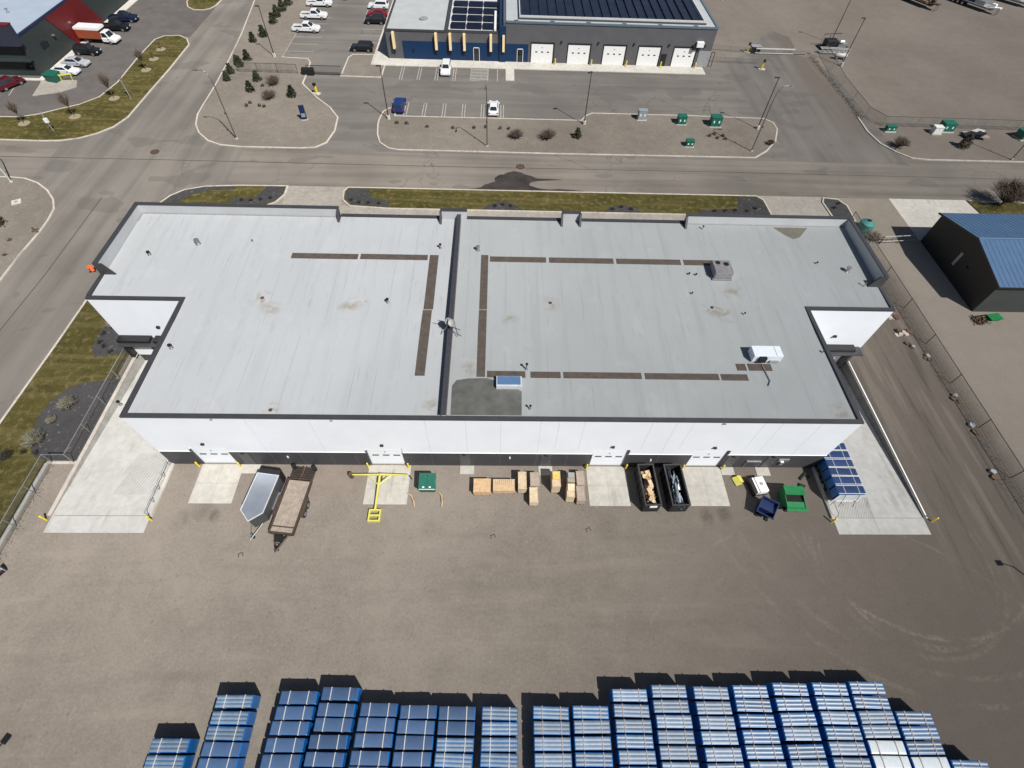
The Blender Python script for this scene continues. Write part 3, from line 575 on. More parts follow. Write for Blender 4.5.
# retaining walls of the ramps
def retaining(x0,x1,label,rail):
    t = thing('retaining_wall', label, 'retaining wall')
    mb = MB().box(x0,x1,-5.0,12.88,-1.4,.10); mb.build('wall', concrete('wall_face_'+str(int(x0)), *(((.12,.115,.105),(.19,.18,.165)) if rail else ((.24,.235,.22),(.36,.35,.325)))), t)  # right wall darker: its shaded west face put into the colour
    (MB().box(x1-.09,x1+.03,-5.05,12.88,.10,.17).build('cap', whiteP, t) if rail else MB().box(x0-.03,x1+.03,-5.05,12.88,.10,.19).build('cap', kerbM, t))
    return t
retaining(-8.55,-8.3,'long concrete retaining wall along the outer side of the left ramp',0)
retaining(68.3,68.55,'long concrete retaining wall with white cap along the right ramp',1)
for x0,l in ((-.02,'left'),(59.78,'right')):
    t = thing('ramp_guard_wall', 'short low concrete wall with pipe rail at the inner side of the %s ramp' % l, 'low wall')
    MB().box(x0,x0+.24,-5.1,-.06,-.4,.22).build('wall', conc, t); 
    s = -.12 if x0 < 1 else .36
    MB().tube([(x0+s,-5.0,.75),(x0+s,-.1,.75)],.03,6).build('rail', steel, t)
    for k in range(5):
        MB().tube([(x0+s,-5.0+k*1.2,-.35),(x0+s,-5.0+k*1.2,.75)],.03,6).build('post', steel, t)
for x,y,l in ((-8.55,-5.4,'at the outer end of the left ramp'),(.25,-5.4,'at the inner end of the left ramp'),(59.7,-5.4,'at the inner end of the right ramp by the green hopper'),(68.9,-5.3,'at the outer end of the right ramp'),
              (2.55,-.3,'left of the leftmost overhead door'),(6.3,-.3,'right of the leftmost overhead door'),(17.95,-.3,'left of the door behind the yellow boom'),(21.65,-.3,'right of the door behind the yellow boom'),(38.2,-.3,'left of the door beside the stacked crates'),(41.9,-.3,'between the door and the left scrap bin'),(47.25,-.3,'between the right scrap bin and its door'),(51.05,-.3,'right of the rightmost overhead door')):
    t = thing('bollard', 'yellow steel bollard ' + l, 'bollard', (x,y,0), 0, 'yellow bollards round the warehouse')
    MB().cyl((0,0,-.1),.075,.95,n=12).build('post', yellow, t); MB().tube([(0,0,.85),(0,0,.9)],[.085,.04],12).build('cap', yellow, t)

# ------------------------------------------------------------------ fences
def fence(pts, h, label, rail=steel, post=steel, step=3.0, gate=None, mesh=True):
    t = thing('chain_link_fence', label, 'fence', (pts[0][0],pts[0][1],0))
    ox,oy = pts[0]; rl = MB(); ml = MB()
    for a,b in zip(pts, pts[1:]):
        n = max(1, round(math.dist(a,b)/step))
        for k in range(n+1):
            if k == n and b is not pts[-1]: continue
            x = a[0]+(b[0]-a[0])*k/n-ox; y = a[1]+(b[1]-a[1])*k/n-oy
            MB().tube([(x,y,-.1),(x,y,h+.05)],.04,6).build('post', post, t)
        A = (a[0]-ox,a[1]-oy); B = (b[0]-ox,b[1]-oy)
        rl.tube([(*A,h),(*B,h)],.035,6); rl.tube([(*A,.15),(*B,.15)],.012,4)
        ml.quad((*A,.1),(*B,.1),(*B,h),(*A,h))
    rl.build('rail', rail, t)
    if mesh: ml.build('wire_mesh', mesh_m, t)
    return t
fence([(-8.75,12.6),(-8.75,-.0),(-10.7,0),(-10.7,-30)], 1.6, 'galvanised chain link fence between the lawn and the gravel strip')
fence([(78.75,38),(78.75,-40)], 1.6, 'long chain link fence right of the warehouse beside the drive', pole_m, pole_m, 5.6)
fence([(-17.4,77.9),(-6.8,77.8)], 1.6, 'dark chain link fence beside the black gate across the shrub plot', pole_m, pole_m, 3.4)
fence([(95.5,93),(93.6,79),(93.4,67.5),(95,64.5),(130,64.2),(180,64.2)], 1.7, 'chain link fence around the gravel lot at the far right', pole_m, steel, 6)
g = thing('sliding_gate', 'black sliding vehicle gate across the parking lot entrance', 'gate', (-5,77.7,0))
MB().box(0,6.2,-.05,.05,.15,.22).box(0,6.2,-.05,.05,1.5,1.56).build('frame', black, g); b = MB()
for k in range(26): b.box(k*.24,k*.24+.03,-.02,.02,.22,1.5)
b.build('bars', black, g); MB().box(-.9,1.2,-.5,.4,0,1.1).build('motor_box', black, g, bevel=.05)
g = thing('gate_barrier', 'long white sliding gate across the driveway beside the grey building', 'gate', (80.9,91.9,0))
MB().box(0,7.9,-.07,.07,.95,1.12).box(0,7.9,-.06,.06,.2,.28).build('beam', M('gate_white',(.55,.55,.54),.5), g); b = MB()
for k in range(9): b.box(.1+k*.96,.16+k*.96,-.04,.04,.3,.9)
b.build('uprights', steel, g); MB().box(8.1,11,-.1,.1,.6,.8).build('tail_beam', steel, g)
fence([(70.4,87.6),(80,87.2)], 1.1, 'low grey fence stub between the building and the yellow keypad post', steel, steel, 3.2)
fence([(80.0,92.2),(72,93.2)], 1.1, 'low grey fence stub behind the white sliding gate', steel, steel, 4)

# ------------------------------------------------------------------ grey and blue building to the north
B = thing('fire_hall', 'grey and blue building with white bay doors and rooftop solar panels', 'building', (8.6,85,0))
D = 17
wl = M('dark_grey_panels', (.10,.10,.108), .5, var=.08, vscale=.5)
MB().box(0,21,0,D,0,4.75).build('office_wall', wl, B); MB().box(21.6,60.8,0,D,0,6.55).build('bay_wall', wl, B)
MB().box(2.9,26.3,-.06,0,.1,3.15).build('blue_cladding', blueF, B)
MB().box(.3,10.7,.3,D-.3,4.75,4.85).build('office_roof', M('pale_roof', (.42,.44,.44), .7, var=.06, vscale=.5), B)
MB().box(-.1,10.9,-.1,.3,4.7,4.95).box(-.1,.3,.3,D,4.7,4.95).build('roof_trim', darkT, B)
MB().box(10.9,11.5,-.05,D,4.7,5.15).box(11.5,21.0,-.05,.35,4.7,5.05).box(20.6,21.0,.35,D,4.7,5.05).build('parapet', darkT, B)
MB().box(11.5,20.6,.35,D,4.75,4.88).build('array_roof', M('ballast_white', (.60,.61,.60), .7, var=.08), B)
for r in range(4):
    for q in range(3):
        y0 = 1.0+r*3.6; x0 = 11.9+q*2.95
        a = MB()
        a.quad((x0,y0,5.0),(x0+2.75,y0,5.0),(x0+2.75,y0+1.5,5.35),(x0,y0+1.5,5.35)); a.quad((x0,y0+1.6,5.35),(x0+2.75,y0+1.6,5.35),(x0+2.75,y0+3.1,5.0),(x0,y0+3.1,5.0))
        a.box(x0+.1,x0+.16,y0+.1,y0+3.0,4.88,5.0).box(x0+2.6,x0+2.66,y0+.1,y0+3.0,4.88,5.0); a.build('solar_panel', solarM, B)
MB().box(20.9,22.1,-.35,D,0.1,6.0).build('blue_fin_wall', blueF, B); MB().box(19.9,20.3,.3,9,5.05,5.35).build('roof_beam', whiteP, B)
MB().box(22.1,60.7,.3,D-.3,6.55,6.62).build('bay_roof', M('bay_roof_grey', (.40,.43,.44), .7, var=.06, vscale=.5), B)
MB().box(22.1,60.9,-.12,.25,6.5,6.78).box(60.55,60.95,.25,D,6.5,6.78).build('bay_trim', M('blue_grey_trim', (.10,.14,.18), .5), B)
MB().box(24.5,58.6,1.6,1.75,6.62,7.2).box(24.5,24.65,1.75,D-1,6.62,7.2).box(58.45,58.6,1.75,D-1,6.62,7.2).build('array_frame', M('array_rail', (.52,.53,.53), .5), B)
MB().box(24.2,58.9,1.35,1.5,6.62,6.9).build('array_kerb', darkT, B)
for q in range(20):
    x0 = 24.9+q*1.67; a = MB()
    for r in range(6):
        y0 = 2.0+r*2.3; a.quad((x0,y0,7.0+.02*r),(x0+1.5,y0,6.82+.02*r),(x0+1.5,y0+2.2,6.86+.02*r),(x0,y0+2.2,7.04+.02*r))
        a.box(x0,x0+.06,y0,y0+2.2,6.63,6.99).box(x0+1.44,x0+1.5,y0,y0+2.2,6.63,6.81)
    a.build('solar_panel', solarM, B)
for x in (1.2,9.0,11.6,14.2,19.1,21.45):
    MB().box(x,x+.42,-.75,-.0 if x<20.9 else -.36,2.0,4.66).build('cream_fin', cream, B)
    MB().box(x+.1,x+.3,-.3,-.07,1.2,1.5).build('wall_lamp', black, B)
for x in (4.7,24.5): MB().box(x,x+.25,-.3,-.07,1.5,1.8).build('wall_lamp', black, B)
for x in (16.1,24.3): 
    d = MB().box(x,x+1.0,-.1,-.06,.13,2.3).build('glass_door', glass, B); MB().box(x-.08,x,-.14,-.06,.13,2.4).box(x+1,x+1.08,-.14,-.06,.13,2.4).box(x-.08,x+1.08,-.14,-.06,2.3,2.4).build('door_frame', whiteP, d)
for x in (26.9,33.8,40.5,47.1,53.8):
    d = MB().box(x,x+4.05,-.07,0,.1,3.3)
    for z in (.9,1.7,2.5): d.box(x,x+4.05,-.076,-.05,z,z+.03)
    d = d.build('bay_door', whiteP, B)
    for k in range(3): MB().box(x+.75+k*1.1,x+1.15+k*1.1,-.085,-.07,1.85,2.05).build('door_window', glass, d)
    MB().box(x+1.9,x+2.1,-.1,-.07,2.65,2.8).build('door_emblem', greyp, d)
    MB().box(x-.12,x,-.1,0,.1,3.55).box(x+4.05,x+4.3,-.1,0,.1,3.55).box(x,x+4.05,-.1,0,3.3,3.55).build('bay_frame', black, B)
    MB().box(x+5.4,x+5.65,-.25,0,3.6,3.9).build('wall_lamp', black, B)
    MB().cyl((x+4.6,-.7,.13),.12,1.0,n=10).build('bollard', yellow, B)
for k in range(6): MB().box(23.5+k*6.6,24.3+k*6.6,-.0+.5,1.1,6.62,6.64).build('roof_stain', darkT, B)
MB().box(51.6,52.6,-.09,0,.13,2.2).build('door', black, B)
MB().box(57.6,58.9,-.7,0,3.7,4.5).build('air_conditioner', whiteP, B); MB().box(57.0,57.6,-.6,0,3.2,3.9).build('vent_hood', black, B)
MB().box(58.6,60.8,-.06,0,.1,2.9).build('louvre_wall', greyp, B)
MB().tube([(61.2,.4,0),(61.2,.4,2.6)],.06,6).tube([(61.8,.4,0),(61.8,.4,2.6)],.06,6).tube([(61.2,.4,2.6),(61.8,.4,2.6)],.06,6).build('pipe_rack', black, B)
o = MB().cyl((0,0,0),.75,.03,n=18); 
v = MB().cyl((6.6,5.2,4.85),.8,.25,n=18).build('roof_dome', greyp, B)

# ------------------------------------------------------------------ blue roofed building (right)
B = thing('metal_shed', 'black gabled metal building with blue roof right of the warehouse', 'building', (87,20.9,0))
Lb = 45; yS=0; yN=13.1; yR=6.3; he=4.2; hr=5.75
blk = M('black_cladding', (.009,.009,.010), .55, var=.15, vscale=1); dgr = M('dark_green_grey_cladding', (.045,.05,.05), .5, var=.1, vscale=1)
gb = MB(); gb.add([(0,yS,0),(0,yN,0),(0,yN,he),(0,yR,hr-.05),(0,yS,he)],[(4,3,2,1,0)]); gb.add([(Lb,yS,0),(Lb,yN,0),(Lb,yN,he),(Lb,yR,hr-.05),(Lb,yS,he)],[(0,1,2,3,4)])
gb.quad((0,yN,0),(0,yN,he),(Lb,yN,he),(Lb,yN,0)); gb.build('gable_wall', blk, B)
MB().quad((0,yS,0),(Lb,yS,0),(Lb,yS,he),(0,yS,he)).build('side_wall', dgr, B)
r = MB().hexa([(-.3,-.3,he-.02),(Lb,-.3,he-.02),(Lb,yR,hr-.02),(-.3,yR,hr-.02)],[(-.3,-.3,he+.08),(Lb,-.3,he+.08),(Lb,yR,hr+.1),(-.3,yR,hr+.1)])
r.hexa([(-.3,yR,hr-.02),(Lb,yR,hr-.02),(Lb,yN+.3,he-.02),(-.3,yN+.3,he-.02)],[(-.3,yR,hr+.1),(Lb,yR,hr+.1),(Lb,yN+.3,he+.08),(-.3,yN+.3,he+.08)])
r.build('roof', roofBlue, B)
rs = MB()
for k in range(75):
    x = .3+k*.6
    rs.hexa([(x,-.3,he+.085),(x+.03,-.3,he+.085),(x+.03,yR,hr+.1),(x,yR,hr+.1)],[(x,-.3,he+.105),(x+.03,-.3,he+.105),(x+.03,yR,hr+.12),(x,yR,hr+.12)])
    rs.hexa([(x,yR,hr+.1),(x+.03,yR,hr+.1),(x+.03,yN+.3,he+.085),(x,yN+.3,he+.085)],[(x,yR,hr+.12),(x+.03,yR,hr+.12),(x+.03,yN+.3,he+.105),(x,yN+.3,he+.105)])
rs.build('roof_rib', roofBlue, B)
MB().tube([(-.3,yR,hr+.13),(Lb,yR,hr+.13)],.10,6).build('ridge_cap', roofBlue, B)
MB().hexa([(-.36,-.34,he-.1),(-.3,-.34,he-.1),(-.3,yR,hr-.08),(-.36,yR,hr-.08)],[(-.36,-.34,he+.13),(-.3,-.34,he+.13),(-.3,yR,hr+.16),(-.36,yR,hr+.16)]).hexa([(-.36,yR,hr-.08),(-.3,yR,hr-.08),(-.3,yN+.34,he-.1),(-.36,yN+.34,he-.1)],[(-.36,yR,hr+.16),(-.3,yR,hr+.16),(-.3,yN+.34,he+.13),(-.36,yN+.34,he+.13)]).box(-.3,Lb,-.36,-.3,he-.12,he+.05).build('fascia', black, B)
MB().box(-.05,0,6.5,6.9,1.5,3.3).build('window', M('pale_pane', (.25,.25,.25), .3), B); MB().box(-.2,0,4.8,5.0,2.5,2.75).build('wall_light', black, B)

# ------------------------------------------------------------------ charcoal and red building (far left)
B = thing('charcoal_building', 'charcoal and red building with pale blue grey roof at the far left', 'building', (-50,75,0))
ch = M('charcoal_green_panels', (.032,.042,.042), .5, var=.1, vscale=.5)
MB().box(-60,0,-.6,70,0,5.9).build('wall', ch, B)
MB().box(-60,-.3,-.2,70,5.9,5.98).build('roof', M('pale_blue_roof', (.36,.42,.50), .6, var=.05, vscale=.4), B)
MB().box(-60,.06,-.66,-.2,5.85,6.12).box(-.3,.06,-.2,70,5.85,6.12).build('roof_trim', M('navy_trim', (.012,.02,.07), .4), B)
MB().hexa([(.004,12.3,.1),(.10,12.3,.1),(.10,23.0,.1),(.004,23.0,.1)],[(.004,7.7,5.84),(.10,7.7,5.84),(.10,18.6,5.84),(.004,18.6,5.84)]).build('red_panel', redF, B)
MB().box(-20,.5,-1.8,-.7,5.0,7.95).build('entry_canopy', M('entry_slate', (.030,.034,.055), .5, var=.1), B); MB().box(-20.05,.55,-1.85,-.65,7.95,8.1).build('entry_coping', redF, B)
MB().box(-20,-.6,-.66,-.6,3.6,4.9).build('window_band', glass, B); MB().box(-20,-.6,-.66,-.6,.9,2.1).build('window_band', glass, B)
MB().box(-20,.3,-1.7,-.7,2.6,2.75).build('entry_ledge', ch, B)
MB().box(0,.06,3.2,5.2,2.6,3.6).box(0,.06,27,31,2.6,3.6).build('window', glass, B)
for y in (6.8,12.5,26): MB().box(.12,.5,y,y+.4,3.4,3.6).build('wall_lamp', steel, B)

# ------------------------------------------------------------------ lamps
lotpole = None
for x,y,l in ((-12.65,84.3,'on the gravel beside the first pickup row'),(11.5,62.6,'on the gravel island behind the blue SUV'),(43.7,62.5,'on the gravel island left of the grey cabinet'),(72.8,62.4,'at the right end of the gravel island'),(97,87.6,'right of the white tank by the far gate'),(99,98.5,'behind the black machinery at the far gate')):
    t = thing('lot_light', 'dark straight lamp post with flat head ' + l, 'lamp post', (x,y,0), rad(R.uniform(-40,40)), 'straight lamp posts of the parking lot')
    MB().cyl((0,0,-.1),.28,.75,n=14).build('concrete_base', conc, t); MB().tube([(0,0,.6),(0,0,8.1)],[.09,.06],8).build('pole', pole_m, t)
    MB().box(-.65,.12,-.16,.16,8.05,8.17).build('lamp_head', pole_m, t, bevel=.02)
for x,y,a,h,l in ((-10.9,55.4,180,10.2,'on the gravel corner right of the avenue'),(27.8,55.0,-95,9.8,'on the gravel island across from the wet stain'),(69.8,55.4,5,10.2,'at the right tip of the gravel island'),(-37.9,42.9,160,9.5,'at the gravel corner left of the avenue'),(112.2,54.9,10,9.5,'at the far right edge of the street'),(81.5,121,0,9.5,'behind the grey building far back')):
    t = thing('street_lamp', ('pale' if x < -30 else 'grey') + ' curved arm street lamp ' + l, 'street lamp', (x,y,0), rad(a), 'curved arm street lamps')
    pm = M('lamp_grey', (.16,.155,.15), .4, .4) if x > -30 else M('pale_pole',(.55,.55,.54),.5)
    MB().tube([(0,0,-.1),(0,0,.25)],.2,10).build('base', conc, t)
    pts = [(0,0,.2),(0,0,h-2.2)] + [(.9*(1-math.cos(k*math.pi/12)),0,h-2.2+1.9*math.sin(k*math.pi/12)) for k in range(1,7)] + [(1.6,0,h-.28)]
    MB().tube(pts,[.1,.075]+[.055]*6+[.05],8).build('pole', pm, t); MB().hexa([(1.5,-.12,h-.4),(2.15,-.1,h-.36),(2.15,.1,h-.36),(1.5,.12,h-.4)],[(1.5,-.09,h-.24),(2.15,-.06,h-.28),(2.15,.06,h-.28),(1.5,.09,h-.24)]).build('lamp_head', pm, t)
    MB().box(.09,.2,-.1,.1,3.9,4.1).build('hand_box', black, t)
for x,y,l,hh,bx in ((-31.7,66.9,'grey short path light post near the avenue lawn edge',3.3,0),(-39.0,56.4,'grey post with a white box on the corner lawn',3.0,1),(-56.6,84.0,'thin pale pole beside the charcoal entry',6.5,0)):
    t = thing('lawn_post', l, 'post', (x,y,.05)); MB().tube([(0,0,-.1),(0,0,hh)],.08,8).build('pole', greyp, t)
    if bx: MB().box(-.25,.25,-.2,.2,hh*.45,hh*.45+.65).build('sign_box', whiteP, t, bevel=.03)
    else: MB().box(-.2,.2,-.2,.2,hh,hh+.14).build('lamp_head', steel, t)
for x,y,z,a,l in ((78.35,-14.5,8.0,0,'beyond the right edge of the yard'),(-2.5,-23.35,2.5,-110,'at the lower left of the yard')):   # yard lights
    t = thing('yard_light', 'dark yard light on a slim pole ' + l, 'lamp post', (x,y,0), rad(a)); MB().tube([(0,0,-.1),(0,0,z)],.07,8).tube([(0,0,z),(-.8,.2,z+.2)],.045,6).build('pole', pole_m, t); MB().box(-1.25,-.7,0,.42,z+.12,z+.26).build('lamp_head', black, t, bevel=.03)

# ------------------------------------------------------------------ vehicles
paints = {}
def paint(n, c): return M('car_' + n, c, .25, .0, var=.02, spec=.6)
def vehicle(kind, pm, label, x, y, deg, group, cat='car'):
    t = thing({'pickup':'pickup_truck','van':'box_truck'}.get(kind,'parked_car'), label, cat, (x,y,.02), rad(deg), group); t.scale = (.93,.93,.93)
    L, Wd = {'sedan':(4.7,1.82),'suv':(4.7,1.9),'pickup':(5.7,2.0),'van':(7.4,2.3)}[kind]; h = L/2; w = Wd/2
    wr = .36 if kind != 'sedan' else .33
    if kind == 'sedan':
        prof = [(-h,.45),(-h+.05,.85),(-h+.9,.98),(h-1.5,.95),(h-.25,.78),(h,.6),(h,.3),(-h+.1,.28)]
        cab = [(-h+.35,.96),(-h+1.25,1.42),(.25,1.44),(h-1.15,.93)]; cw = .74
    elif kind == 'suv':
        prof = [(-h,.5),(-h+.03,1.0),(h-1.3,1.05),(h-.2,.92),(h,.65),(h,.35),(-h+.1,.33)]
        cab = [(-h+.06,1.0),(-h+.4,1.66),(.45,1.68),(h-1.15,1.03)]; cw = .78
    elif kind == 'pickup':
        prof = [(-h,.55),(-h,.98),(-.55,.98),(-.5,1.1),(h-1.55,1.12),(h-.2,1.02),(h,.7),(h,.42),(-h+.1,.42)]
        cab = [(-.6,1.08),(-.45,1.82),(.65,1.84),(h-1.3,1.1)]; cw = .8
    else:
        prof = [(h-2.6,.5),(h-2.6,1.2),(h-1.0,1.2),(h-.2,1.05),(h,.8),(h,.45)]
        cab = [(h-2.55,1.18),(h-2.45,2.15),(h-1.6,2.15),(h-.95,1.16)]; cw = .85
    b = MB()
    if kind == 'pickup':
        b.sideprism(prof[2:]+[(-.55,.42)] if False else [(-.6,.42),(-.6,1.05),(-.5,1.1),(h-1.55,1.12),(h-.2,1.02),(h,.7),(h,.42)], -w, w)
        b.box(-h,-.6,-w,-w+.1,.42,1.05).box(-h,-.6,w-.1,w,.42,1.05).box(-h,-h+.08,-w+.1,w-.1,.42,1.05).box(-h+.08,-.6,-w+.1,w-.1,.42,.62)
    else: b.sideprism(prof, -w, w)
    b.build('body', pm, t, bevel=.07)
    if kind == 'pickup': MB().box(-h+.09,-.62,-w+.11,w-.11,.625,.64).build('cargo_bed', rubber, t)
    if kind == 'van':
        MB().box(-h,h-2.7,-w,w,.95,2.5).build('cargo_box', M('orange_red_panel', (.28,.065,.03), .45), t, bevel=.04); MB().box(-h-.02,h-2.45,-w-.02,w+.02,2.5,2.9).build('box_roof', whiteP, t); MB().box(-h,h-2.0,-.5,.5,.55,.93).build('chassis', black, t)
    wt = cw*w/ w
    y0 = w-.1; y1 = wt*w-.06 if kind != 'van' else w-.25
    rs = [cab[1],cab[2]]
    c = MB().hexa([(cab[0][0],-y0,cab[0][1]-.05),(cab[3][0],-y0,cab[3][1]-.05),(cab[3][0],y0,cab[3][1]-.05),(cab[0][0],y0,cab[0][1]-.05)],[(cab[1][0],-y1,cab[1][1]),(cab[2][0],-y1,cab[2][1]),(cab[2][0],y1,cab[2][1]),(cab[1][0],y1,cab[1][1])])
    c.build('cabin', pm, t, bevel=.05)
    def lerp(a,b_,k): return tuple(a[i]+(b_[i]-a[i])*k for i in range(3))
    def pane(name,p,q,r_,s_,off):
        cx = [lerp(lerp(p,q,u),lerp(s_,r_,u),v) for u,v in ((.09,.14),(.91,.14),(.91,.88),(.09,.88))]
        MB().quad(*[tuple(c_[i]+off[i] for i in range(3)) for c_ in cx]).build(name, glass, t)
    bl=(cab[0][0],-y0,cab[0][1]-.02); bl2=(cab[0][0],y0,cab[0][1]-.02); fl=(cab[3][0],-y0,cab[3][1]-.02); fl2=(cab[3][0],y0,cab[3][1]-.02)
    tl=(cab[1][0],-y1,cab[1][1]); tl2=(cab[1][0],y1,cab[1][1]); tf=(cab[2][0],-y1,cab[2][1]); tf2=(cab[2][0],y1,cab[2][1])
    pane('windscreen', fl,fl2,tf2,tf,(.012,0,.012)); pane('rear_window', bl2,bl,tl,tl2,(-.012,0,.012)); pane('side_window', bl,fl,tf,tl,(0,-.014,.006)); pane('side_window', fl2,bl2,tl2,tf2,(0,.014,.006))
    ax = {'sedan':(-h+.95,h-.95),'suv':(-h+.95,h-.95),'pickup':(-h+1.15,h-1.0),'van':(-h+1.5,h-1.1)}[kind]
    for xx in ax:
        for s in (-1,1):
            wv = MB().cyl((xx, s*w-(.2 if s>0 else .03), wr),wr,.23,'y',16).build('wheel', rubber, t)
            MB().cyl((xx, s*w+(.028 if s>0 else -.048), wr),wr*.6,.02,'y',12).build('rim', steel, wv)
    zl = prof[-2][1] if kind!='pickup' else .75
    for s in (-1,1):
        MB().box(h-.08,h+.012,s*(w-.3)-.17,s*(w-.3)+.17,.62,.78).build('headlight', M('lamp_lens',(.7,.72,.75),.15), t)
        MB().box(-h-.012,-h+.05,s*(w-.2)-.12,s*(w-.2)+.12,.68,.86).build('tail_light', M('red_lens',(.35,.01,.01),.2), t)
    for s in (-1,1): MB().box(cab[3][0]-.35,cab[3][0]-.15,s*(w+.1)-.1,s*(w+.1)+.1,cab[3][1]-.02,cab[3][1]+.16).build('mirror', pm, t)
    return t
wp = paint('white',(.72,.73,.74)); kp = paint('black',(.012,.012,.014)); rp_ = paint('red',(.22,.012,.018)); np_ = paint('navy',(.012,.018,.045)); bp = paint('blue',(.012,.035,.16)); sp = paint('silver',(.42,.44,.47)); mp2 = paint('maroon',(.085,.012,.018))
GP='pickups parked in the left stalls of the lot'; GE='cars parked beside the office wall'; GW='vehicles parked at the charcoal building'
vehicle('pickup', wp, 'white pickup nearest the fence in the left stall row, nose right', -9.3, 96.3, -2, GP, 'pickup')
vehicle('pickup', wp, 'white pickup second from the fence in the left stall row', -9.2, 103.0, 0, GP, 'pickup')
vehicle('pickup', wp, 'white pickup farthest up the left stall row at the picture edge', -9.5, 109.8, 2, GP, 'pickup')
vehicle('suv', kp, 'dark vehicle beyond the white pickups at the top picture edge', -6.2, 114.2, 0, GP)
vehicle('suv', kp, 'black SUV parked alone beside the pale office corner', 3.1, 88.2, 180, GE)
vehicle('suv', kp, 'black SUV parked next to the red car by the office', 3.7, 101.4, 180, GE)
vehicle('sedan', rp_, 'bright red car between black SUV and white vehicle', 3.6, 105.2, 180, GE)
vehicle('suv', wp, 'white SUV behind the red car beside the office wall', 3.2, 109.4, 180, GE)
vehicle('suv', wp, 'white SUV parked in front of the blue office facade', 19.75, 80.2, -90, 'cars in the front stalls')
vehicle('suv', bp, 'bright blue SUV parked at the left end of the gravel island', 12.9, 66.3, 90, 'cars in the front stalls')
vehicle('sedan', wp, 'white sedan parked against the gravel island beside the curved lamp', 28.65, 66.2, 90, 'cars in the front stalls')
vehicle('pickup', np_, 'navy pickup farthest along the red wall', -46.2, 98.6, 3, GW, 'pickup')
vehicle('pickup', kp, 'black pickup between navy pickup and box truck', -46.0, 94.2, 2, GW, 'pickup')
vehicle('van', wp, 'white and orange box truck parked at the red wall', -46.2, 88.6, -4, GW, 'truck')
vehicle('suv', kp, 'black SUV parked below the orange box truck', -46.2, 83.4, -4, GW)
vehicle('sedan', sp, 'silver sedan parked below the black SUV at the charcoal wall', -46.0, 78.6, -2, GW)
vehicle('sedan', wp, 'white sedan nearest the teal bin at the charcoal wall', -46.2, 75.4, -3, GW)
vehicle('suv', mp2, 'dark maroon car parked at the far left picture edge', -52.9, 70.2, 62, GW)

def trailer_long(x,y,deg,label,pm,load):
    t = thing('flatbed_trailer', label, 'trailer', (x,y,0), rad(deg), 'trailers in the far gravel lot')
    MB().box(-6,3.2,-1.25,1.25,.95,1.12).box(-6,4,-.45,-.3,.6,.95).box(-6,4,.3,.45,.6,.95).build('deck', woodD if not load else greyp, t)
    MB().hexa([(3.2,-.9,.95),(5.6,-.5,1.3),(5.6,.5,1.3),(3.2,.9,.95)],[(3.2,-.9,1.15),(5.6,-.5,1.55),(5.6,.5,1.55),(3.2,.9,1.15)]).build('gooseneck', pm, t)
    for xx in (-4.6,-3.5,-2.4):
        for s in (-1,1):
            w_ = MB().cyl((xx,s*1.1-(.15),.48),.48,.3,'y',14).build('wheel', rubber, t); MB().cyl((xx,s*1.1+(.16 if s>0 else -.19),.48),.26,.03,'y',10).build('rim', steel, w_)
    MB().box(3.4,4.4,-.35,.35,1.15,1.9).build('engine_box', pm, t, bevel=.04)
    if load:
        for k in range(3): MB().box(-5.5+k*2.7,-3.2+k*2.7,-1.0,1.0,1.13,1.9+.2*(k%2)).build('machinery', [silver,navy,steel][k], t, bevel=.05)
    else:
        for k in range(4): MB().tube([(-5.6,-.9+k*.55,1.2),(2.8,-.9+k*.55,1.2)],.12,8).build('pipe', [rust,woodG,black,rust][k], t)
    for s in (-1,1): MB().box(5.2,5.35,s*.5-.06,s*.5+.06,0,1.3).build('landing_leg', steel, t)
trailer_long(129.0,123.0,-62,'brown flatbed trailer loaded with pipes at the upper right edge',woodD,0)
trailer_long(142.5,121.5,-58,'flatbed trailer with grey machinery second from right at the top edge',whiteP,1)
trailer_long(153.6,125.6,-50,'pale trailer cut by the right corner of the picture',whiteP,1)
trailer_long(117.4,129.5,-50,'low trailer just inside the top picture edge',amber,0)
# things at the far gate
t = thing('drilling_machine', 'black skid mounted machine beside the far gate', 'machine', (98.4,95.8,0), rad(5))
MB().box(-3,3,-1,1,.2,.4).build('skid', black, t); MB().box(-2.2,.2,-.8,.8,.4,1.7).build('engine_cover', black, t, bevel=.08); MB().box(.6,2.4,-.6,.6,.4,1.2).build('pump_block', steel, t, bevel=.08)
MB().tube([(-2.6,.6,.4),(-2.6,.6,2.4),(1.0,.6,2.5)],.07,6).tube([(-1,.9,.4),(-1,.9,2.1)],.06,6).build('pipework', black, t); MB().cyl((.5,-.7,1.5),.25,.9,'x',10).build('filter_drum', whiteP, t)
t = thing('truss_stack', 'white zigzag truss sections stacked behind the far gate', 'truss', (94.5,92.9,0), rad(-3)); b = MB()
for z in (.3,1.0): b.tube([(0,0,z),(6,0,z)],.09,6); b.tube([(0,.7,z),(6,.7,z)],.09,6)
b.build('chord', greyp, t); b = MB()
for k in range(6): b.tube([(k,0,.3),(k+.5,0,1.0),(k+1,0,.3)],.06,5); b.tube([(k,0,1),(k+.5,.7,1.0),(k+1,0,1)],.06,5)
b.build('lacing', M('lacing_white',(.5,.5,.49),.5), t)
t = thing('propane_tank', 'small white propane tank lying by the lamp post at the far gate', 'tank', (97.8,90.6,0), rad(-8)); MB().tube([(-1.2,0,.75),(-1.05,0,.75),(1.05,0,.75),(1.2,0,.75)],[.15,.4,.4,.15],14).build('tank', M('tank_grey',(.42,.42,.41),.5), t, smooth=True)
for s in (-.7,.7): MB().box(s-.08,s+.08,-.4,.4,0,.4).build('saddle', greyp, t)
